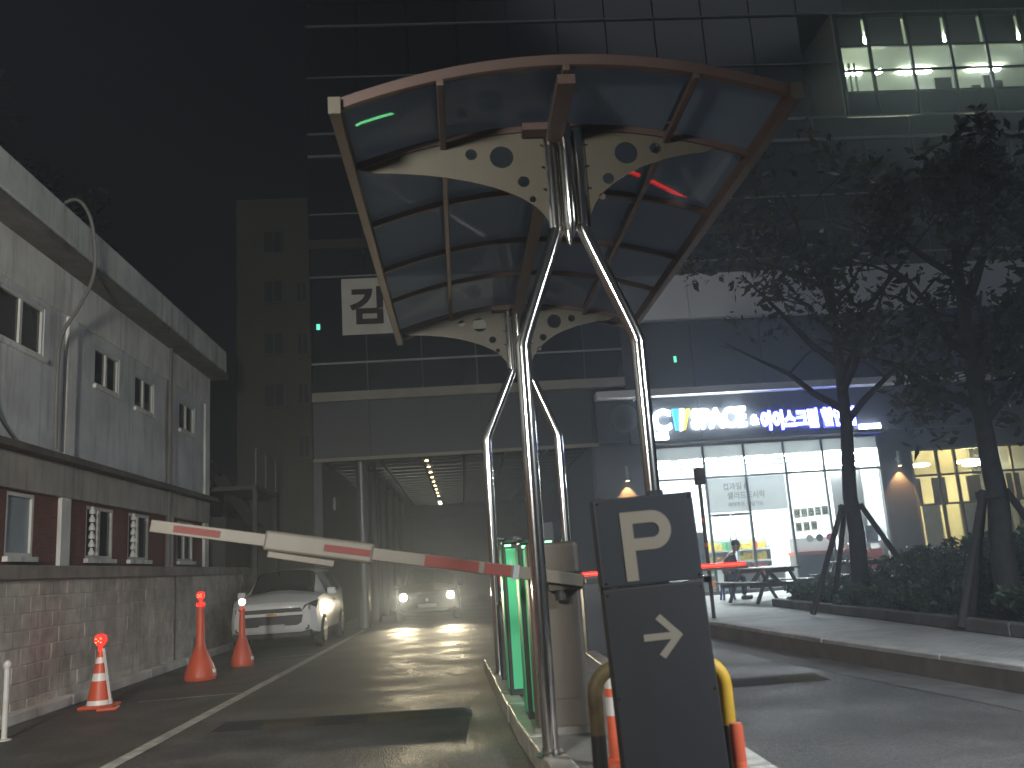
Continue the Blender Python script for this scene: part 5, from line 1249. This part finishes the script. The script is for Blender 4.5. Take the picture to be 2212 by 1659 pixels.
# ================================================================== PICNIC TABLES, PERSON
def picnic_table(x, y, rz, label):
    t = empty('picnic_table', (x, y, 0.246), label, 'picnic table', 'wooden picnic tables before the shop', rz=rz)
    def P(mb, name):
        me = mb.build(name, 'wood_table', None, (0, 0, 0), bevel=0.006, seg=1); me.parent = t; return me
    for k in range(5): P(MB().box(-0.375 + k * 0.152, -0.375 + k * 0.152 + 0.143, -0.85, 0.85, 0.705, 0.745), 'table_plank')
    for s in (-1, 1):
        for k in range(2): P(MB().box(s * 0.66 - 0.14 + k * 0.145, s * 0.66 - 0.14 + k * 0.145 + 0.136, -0.85, 0.85, 0.425, 0.462), 'bench_plank')
        P(MB().box(-0.78, 0.78, s * 0.62 - 0.022, s * 0.62 + 0.022, 0.335, 0.424), 'bench_beam')
        P(MB().box(-0.36, 0.36, s * 0.62 - 0.022, s * 0.62 + 0.022, 0.63, 0.704), 'top_beam')
        for q in (-1, 1):
            P(MB().bar((q * 0.25, s * 0.57, 0.70), (q * 0.62, s * 0.57, 0.0), 0.045, 0.10, up=(0, 1, 0)), 'leg')
            P(MB().bar((q * 0.02, s * 0.10, 0.70), (q * 0.02, s * 0.58, 0.38), 0.045, 0.07, up=(1, 0, 0)), 'brace')
picnic_table(6.75, 19.9, R(14), 'dark wooden picnic table with attached benches next to the seated person')
picnic_table(9.35, 20.9, R(8), 'dark wooden picnic table with attached benches behind the propped tree')

def skin_mesh(name, pts, edges, m, parent, loc, sub=2, root=0):
    """pts: (x, y, z, radius)"""
    me = bpy.data.meshes.new(name); me.from_pydata([p[:3] for p in pts], edges, [])
    o = bpy.data.objects.new(name, me); col.objects.link(o)
    md = o.modifiers.new('skin', 'SKIN'); md.use_smooth_shade = True
    for i, p in enumerate(pts):
        me.skin_vertices[0].data[i].radius = (p[3], p[3]); me.skin_vertices[0].data[i].use_root = (i == root)
    ss = o.modifiers.new('sub', 'SUBSURF'); ss.levels = sub; ss.render_levels = sub
    dg = bpy.context.evaluated_depsgraph_get(); dg.update()
    me2 = bpy.data.meshes.new_from_object(o.evaluated_get(dg)); bpy.data.objects.remove(o)
    me2.materials.clear(); me2.materials.append(MATS[m])
    me2.polygons.foreach_set('use_smooth', [True] * len(me2.polygons))
    n = bpy.data.objects.new(name, me2); col.objects.link(n); n.parent = parent; n.location = loc
    return n
# seated on a stool, leaning forward over the table edge; local +x is where the person looks
pe = empty('person', (6.38, 21.6, 0.246), 'person in dark jacket and cap seated on a blue stool, leaning forward', 'person', rz=R(-12))
pts = [(0.0, 0, 0.56, 0.135), (0.05, 0, 0.74, 0.13), (0.13, 0, 0.92, 0.145), (0.19, 0, 1.05, 0.12), (0.235, 0, 1.12, 0.052), (0.27, 0, 1.17, 0.055),
       (0.06, 0.10, 0.52, 0.095), (0.42, 0.14, 0.52, 0.075), (0.40, 0.14, 0.10, 0.045), (0.40, 0.14, 0.04, 0.045), (0.52, 0.15, 0.03, 0.035),
       (0.06, -0.10, 0.52, 0.095), (0.40, -0.16, 0.52, 0.075), (0.36, -0.16, 0.10, 0.045), (0.36, -0.16, 0.04, 0.045), (0.48, -0.17, 0.03, 0.035),
       (0.18, 0.19, 1.01, 0.062), (0.26, 0.22, 0.78, 0.048), (0.48, 0.15, 0.72, 0.036), (0.55, 0.13, 0.72, 0.03),
       (0.18, -0.19, 1.01, 0.062), (0.26, -0.22, 0.78, 0.048), (0.48, -0.13, 0.72, 0.036), (0.55, -0.11, 0.72, 0.03)]
ed = [(0, 1), (1, 2), (2, 3), (3, 4), (4, 5), (0, 6), (6, 7), (7, 8), (8, 9), (9, 10), (0, 11), (11, 12), (12, 13), (13, 14), (14, 15), (3, 16), (16, 17), (17, 18), (18, 19), (3, 20), (20, 21), (21, 22), (22, 23)]
# fingers on both hands
for hi, sy in ((19, 1), (23, -1)):
    hx, hy, hz = pts[hi][:3]
    for k, (dy, ln) in enumerate(((-0.028, 0.055), (-0.010, 0.068), (0.010, 0.064), (0.027, 0.050))):
        a = len(pts); pts += [(hx + 0.035, hy + dy, hz, 0.010), (hx + 0.035 + ln * 0.6, hy + dy, hz - 0.004, 0.009), (hx + 0.03 + ln, hy + dy, hz - 0.022, 0.008)]
        ed += [(hi, a), (a, a + 1), (a + 1, a + 2)]
    a = len(pts); pts += [(hx + 0.0, hy - sy * 0.038, hz + 0.004, 0.011), (hx + 0.045, hy - sy * 0.055, hz - 0.004, 0.009)]; ed += [(hi, a), (a, a + 1)]
skin_mesh('body', pts, ed, 'skin', pe, (0, 0, 0), 1)
hd = MB()
hp_ = [(0.001, -0.125), (0.045, -0.118), (0.068, -0.08), (0.082, -0.02), (0.088, 0.03), (0.082, 0.075), (0.055, 0.108), (0.001, 0.12)]
hd.lathe(hp_, (0, 0, 0), 18); hd.v = [(v[0] * 1.12 + 0.305, v[1] * 0.90, v[2] + 1.265) for v in hd.v]
hd.lathe([(0.001, 0.0), (0.018, 0.012), (0.012, 0.05), (0.001, 0.06)], (0.402, 0, 1.235), 8)
for s in (-1, 1): hd.lathe([(0.001, 0), (0.02, 0.01), (0.026, 0.04), (0.012, 0.06), (0.001, 0.062)], (0.30, s * 0.080, 1.235), 8)
def local(mb, name, m, **k):
    o = mb.build(name, m, None, (0, 0, 0), **k); o.parent = pe; return o
head = local(hd, 'head', 'skin', smooth=True)
for s in (-1, 1):
    e = MB().lathe([(0.001, -0.008), (0.009, 0), (0.001, 0.008)], (0.392, s * 0.032, 1.272), 8).build('eye', 'black_plastic', None, (0, 0, 0)); e.parent = head
e = MB().box(0.384, 0.392, -0.022, 0.022, 1.196, 1.204).build('mouth', 'jacket', None, (0, 0, 0)); e.parent = head
cap = MB().lathe([(0.093, -0.02), (0.097, 0.02), (0.085, 0.075), (0.05, 0.105), (0.001, 0.115)], (0, 0, 0), 18); cap.v = [(v[0] * 1.12 + 0.303, v[1] * 0.93, v[2] + 1.305) for v in cap.v]
cap.slab([(0.36, -0.075), (0.44, -0.062), (0.475, 0), (0.44, 0.062), (0.36, 0.075)], 1.288, 1.296)
local(cap, 'cap', 'cap_dark', smooth=True)
jp = [(0.0, 0, 0.57, 0.152), (0.05, 0, 0.74, 0.148), (0.13, 0, 0.92, 0.162), (0.185, 0, 1.05, 0.135), (0.225, 0, 1.105, 0.07), (0.18, 0.19, 1.01, 0.076), (0.26, 0.225, 0.78, 0.06), (0.47, 0.15, 0.72, 0.046), (0.18, -0.19, 1.01, 0.076), (0.26, -0.225, 0.78, 0.06), (0.47, -0.13, 0.72, 0.046)]
skin_mesh('jacket', jp, [(0, 1), (1, 2), (2, 3), (3, 4), (3, 5), (5, 6), (6, 7), (3, 8), (8, 9), (9, 10)], 'jacket', pe, (0, 0, 0), 2)
tp = [(0.0, 0, 0.54, 0.145), (0.06, 0.10, 0.52, 0.107), (0.42, 0.14, 0.52, 0.086), (0.40, 0.14, 0.09, 0.060), (0.06, -0.10, 0.52, 0.107), (0.40, -0.16, 0.52, 0.086), (0.36, -0.16, 0.09, 0.060)]
skin_mesh('trousers', tp, [(0, 1), (1, 2), (2, 3), (0, 4), (4, 5), (5, 6)], 'trousers', pe, (0, 0, 0), 2)
for (sx, sy) in ((0.40, 0.14), (0.36, -0.16)):
    b = MB().box(sx - 0.08, sx + 0.19, sy - 0.05, sy + 0.05, 0.0, 0.085); local(b, 'shoe', 'black_plastic', bevel=0.03)
so = empty('stool', (6.38, 21.6, 0.246), 'blue plastic stool under the seated person', 'stool')
MB().lathe([(0.0, 0.36), (0.17, 0.36), (0.18, 0.385), (0.17, 0.41), (0.0, 0.41)], (6.36, 21.6, 0.246), 20).build('seat', 'stool_blue', so, smooth=True)
for a in range(4):
    q = math.pi / 4 + a * math.pi / 2
    MB().bar((6.36 + 0.12 * math.cos(q), 21.6 + 0.12 * math.sin(q), 0.606), (6.36 + 0.19 * math.cos(q), 21.6 + 0.19 * math.sin(q), 0.246), 0.04, 0.04).build('leg', 'stool_blue', so)

# ================================================================== TREES AND SHRUBS
def leaves(center, radii, n, size, seed, clumps, m, parent, name='crown', fill=0.25, flat=0.8):
    r = np.random.default_rng(seed)
    cen = r.normal(size=(clumps, 3)); cen /= np.linalg.norm(cen, axis=1)[:, None]
    cen *= (0.35 + 0.65 * r.random(clumps) ** 0.6)[:, None]
    cr = 0.16 + 0.22 * r.random(clumps)
    k = r.integers(0, clumps, n)
    off = r.normal(size=(n, 3)); off /= np.linalg.norm(off, axis=1)[:, None]; off *= (r.random(n) ** (1 / 2.2) * cr[k])[:, None]
    p = (cen[k] + off) * np.array(radii) + np.array(center)
    a = r.normal(size=(n, 3)); a[:, 2] *= flat; a /= np.linalg.norm(a, axis=1)[:, None]
    b = np.cross(a, r.normal(size=(n, 3))); b /= np.linalg.norm(b, axis=1)[:, None]
    s = size * (0.45 + 1.1 * r.random(n) ** 1.5)[:, None]
    c = np.cross(a, b)
    v = np.empty((n, 4, 3)); v[:, 0] = p - a * s; v[:, 1] = p + b * s * 0.42 + c * s * 0.1; v[:, 2] = p + a * s; v[:, 3] = p - b * s * 0.42 + c * s * 0.1
    o0 = np.array(origin_of(parent)); v = v.reshape(-1, 3) - o0
    me = bpy.data.meshes.new(name); me.vertices.add(n * 4); me.vertices.foreach_set('co', v.ravel())
    me.loops.add(n * 4); me.loops.foreach_set('vertex_index', np.arange(n * 4)); me.polygons.add(n)
    me.polygons.foreach_set('loop_start', np.arange(n) * 4); me.polygons.foreach_set('loop_total', np.full(n, 4)); me.update(calc_edges=True)
    me.materials.append(MATS[m]); o = bpy.data.objects.new(name, me); col.objects.link(o); o.parent = parent
    return o
def trunk(base, top, r0, r1, seed, parent, branches, spread, m='bark'):
    r = random.Random(seed); base, top = Vector(base), Vector(top); mb = MB(); n = 10
    pts = []
    for i in range(n + 1):
        t = i / n; pts.append(base.lerp(top, t) + Vector((r.uniform(-1, 1), r.uniform(-1, 1), 0)) * 0.03 * min(1, t * 4))
    rr = [r0 + (r1 - r0) * (i / n) ** 0.8 for i in range(n + 1)]; rr[0] *= 1.25
    mb.tube(pts, rr, 12)
    for k in range(branches):
        t = 0.50 + 0.48 * k / branches; p = base.lerp(top, t); a = k * 2.4 + r.uniform(-0.4, 0.4)
        d = Vector((math.cos(a), math.sin(a), r.uniform(0.5, 1.0))); L = spread * r.uniform(0.6, 1.0) * (1.15 - 0.5 * (t - 0.5))
        q = [p]; 
        for i in range(1, 5): q.append(p + d * (L * i / 4) + Vector((r.uniform(-1, 1), r.uniform(-1, 1), r.uniform(-0.5, 1))) * 0.10 * i / 2)
        rb = r1 * 0.9 + (r0 - r1) * (1 - t) * 0.4
        mb.tube(q, [rb * (1 - 0.8 * i / 4) for i in range(5)], 8)
        for w in range(2):
            s = q[2 + w]; e = s + Vector((r.uniform(-1, 1), r.uniform(-1, 1), r.uniform(0.0, 0.9))) * L * 0.5
            mb.tube([s, s.lerp(e, 0.5) + Vector((0, 0, 0.05)), e], [rb * 0.35, rb * 0.22, rb * 0.08], 6)
    return mb.build('trunk', m, parent, smooth=True)
def props(parent, x, y, z0, zt, r, angs, name='tree_prop'):
    for a in angs:
        MB().tube([(x + 0.16 * math.cos(a), y + 0.16 * math.sin(a), zt), (x + r * math.cos(a), y + r * math.sin(a), z0)], [0.045, 0.05], 10).build('prop', 'prop_wood', parent, smooth=True)
    MB().lathe([(0.20, 0), (0.20, 0.10)], (x, y, zt - 0.10), 14).build('strap', 'prop_wood', parent)
t1 = empty('street_tree', (6.72, 15.0, 0.29), 'broad tree propped by wooden poles in front of the lit shop', 'tree')
trunk((6.72, 15.0, 0.29), (6.98, 15.0, 6.6), 0.165, 0.06, 3, t1, 11, 2.4)
leaves((6.7, 15.0, 6.9), (2.6, 2.2, 2.0), 2100, 0.105, 31, 34, 'leaf', t1)
props(t1, 6.74, 15.0, 0.29, 2.05, 1.05, (R(-165), R(-20), R(95)))
t2 = empty('street_tree', (6.95, 11.2, 0.29), 'leafy propped tree with thick trunk rising from the hedge', 'tree')
trunk((6.95, 11.2, 0.29), (7.05, 11.2, 5.4), 0.175, 0.06, 8, t2, 11, 1.9)
leaves((7.15, 11.0, 4.9), (1.75, 1.7, 2.3), 4600, 0.085, 57, 44, 'leaf', t2)
props(t2, 6.95, 11.2, 0.29, 1.95, 0.95, (R(-160), R(-25), R(90)))
for (bx, by, bz, rx, rz_, sd, lab) in ((-10.5, 14.0, 8.0, 3.2, 3.6, 4, 'dark leafy tree rising behind the near part of the parapet'), (-9.8, 20.5, 7.2, 2.6, 2.8, 6, 'dark leafy tree rising behind the far part of the parapet')):
    t = empty('background_tree', (bx, by, 0), lab, 'tree')
    trunk((bx, by, 0), (bx + 0.2, by, bz), 0.25, 0.08, sd, t, 9, 2.6)
    leaves((bx, by, bz + 1.0), (rx, rx, rz_), 5000, 0.16, sd + 70, 40, 'leaf_dark', t)
# hedge: separate clipped shrubs
sr = random.Random(17); k = 0
shrubs = [(7.0, 16.9, 0.55, 0.55), (7.9, 16.6, 0.75, 0.85), (8.9, 16.4, 0.85, 1.0), (10.0, 16.4, 0.9, 1.05), (11.1, 16.4, 0.9, 1.1), (7.35, 14.2, 0.72, 0.85), (8.35, 14.3, 0.85, 1.05), (9.5, 14.2, 0.9, 1.1), (10.6, 14.0, 0.9, 1.1),
          (7.05, 12.5, 0.62, 0.75), (8.0, 12.2, 0.8, 0.95), (9.1, 12.2, 0.85, 1.0), (7.8, 10.3, 0.75, 0.85), (6.75, 10.2, 0.5, 0.55), (8.8, 10.2, 0.8, 0.9), (6.6, 17.3, 0.35, 0.42), (6.6, 16.2, 0.35, 0.38), (6.6, 14.9, 0.36, 0.40), (6.6, 13.5, 0.38, 0.42)]
for i, (x, y, rad, h) in enumerate(shrubs):
    small = rad < 0.45
    t = empty('shrub', (x, y, 0.29), 'low loose shrub at the edge of the planting bed by the kerb' if small else ('rounded green shrub in the hedge row nearest the shop' if y > 16 else 'rounded green shrub between the two propped trees' if y > 13 else 'rounded green shrub behind the thick-trunked tree' if y > 11.5 else 'rounded green shrub before the thick-trunked tree'), 'shrub', 'low shrubs along the bed edge' if small else 'hedge shrubs in the planting bed')
    leaves((x, y, 0.29 + h * 0.52), (rad, rad, h * 0.55), 2600 if not small else 1200, 0.045 if not small else 0.05, 200 + i, 40, 'leaf_shrub', t, 'foliage')
    st_ = MB()
    for q in range(5):
        a = q * 1.26 + x; st_.tube([(x, y, 0.29), (x + 0.4 * rad * math.cos(a), y + 0.4 * rad * math.sin(a), 0.29 + h * 0.6)], [0.015, 0.006], 6)
    st_.build('stem', 'bark', t)

# ================================================================== ASSUMED UNSEEN LAMP on this side of the barrier (added to light the near wall)
LX_, LY_ = -3.2, -1.2
sl = empty('added_lamp', (LX_ - 1.25, LY_, 0), 'assumed unseen post lamp on the near side of the barrier, lighting the near wall', 'added lamp')
MB().tube(smooth_path([(LX_ - 1.25, LY_, 0), (LX_ - 1.25, LY_, 2.4), (LX_ - 1.25, LY_, 3.6), (LX_ - 1.1, LY_, 3.95), (LX_ - 0.4, LY_, 4.1)], 4), [0.08] * 5 + [0.06] * 5 + [0.05] * 7, 12).build('pole', 'dark_steel', sl, smooth=True)
MB().box(LX_ - 0.45, LX_ + 0.35, LY_ - 0.12, LY_ + 0.12, 4.06, 4.16).build('head', 'dark_steel', sl, bevel=0.02)
MB().box(LX_ - 0.35, LX_ + 0.25, LY_ - 0.09, LY_ + 0.09, 4.02, 4.058).build('lens', 'added_lens', sl)
spot('added_light', (LX_, LY_, 3.85), (-5.7, 10.5, 4.0), 4700, (1.0, 0.96, 0.87), R(120), 1.0, sl, 0.45)
# second lamp, out of view, added to brighten the right-hand lane
RX_, RY_ = 4.7, 2.2
s2 = empty('added_lamp', (RX_ + 1.25, RY_, 0.245), 'added unseen post lamp on the plaza side, brightening the lane', 'added lamp')
MB().tube(smooth_path([(RX_ + 1.25, RY_, 0.245), (RX_ + 1.25, RY_, 2.4), (RX_ + 1.25, RY_, 3.6), (RX_ + 1.1, RY_, 3.95), (RX_ + 0.4, RY_, 4.1)], 4), [0.08] * 5 + [0.06] * 5 + [0.05] * 7, 12).build('pole', 'dark_steel', s2, smooth=True)
MB().box(RX_ - 0.35, RX_ + 0.45, RY_ - 0.12, RY_ + 0.12, 4.06, 4.16).build('head', 'dark_steel', s2, bevel=0.02)
MB().box(RX_ - 0.25, RX_ + 0.35, RY_ - 0.09, RY_ + 0.09, 4.02, 4.058).build('lens', 'added_lens', s2)
spot('added_light', (RX_, RY_, 3.9), (3.4, 7.0, 0.0), 2300, (0.88, 0.94, 1.0), R(96), 1.0, s2, 0.4)

# ================================================================== GLARE HAZE: one closed box of haze, added to imitate windshield glare
hz = bpy.data.materials.new('glare_haze'); hz.use_nodes = True
_n = hz.node_tree.nodes; _l = hz.node_tree.links; _n.remove(_n['Principled BSDF'])
_v = _n.new('ShaderNodeVolumePrincipled'); _v.inputs['Color'].default_value = (0.74, 0.84, 1.0, 1)
_v.inputs['Density'].default_value = 0.0092; _v.inputs['Anisotropy'].default_value = 0.6
_l.new(_v.outputs[0], _n['Material Output'].inputs['Volume'])
hb = B(-170, 170, -70, 210, -1.3, 40.0).build('haze', hz)
hb['kind'] = 'stuff'; tag(hb, 'thin added haze imitating windshield glare over the whole place', 'haze')
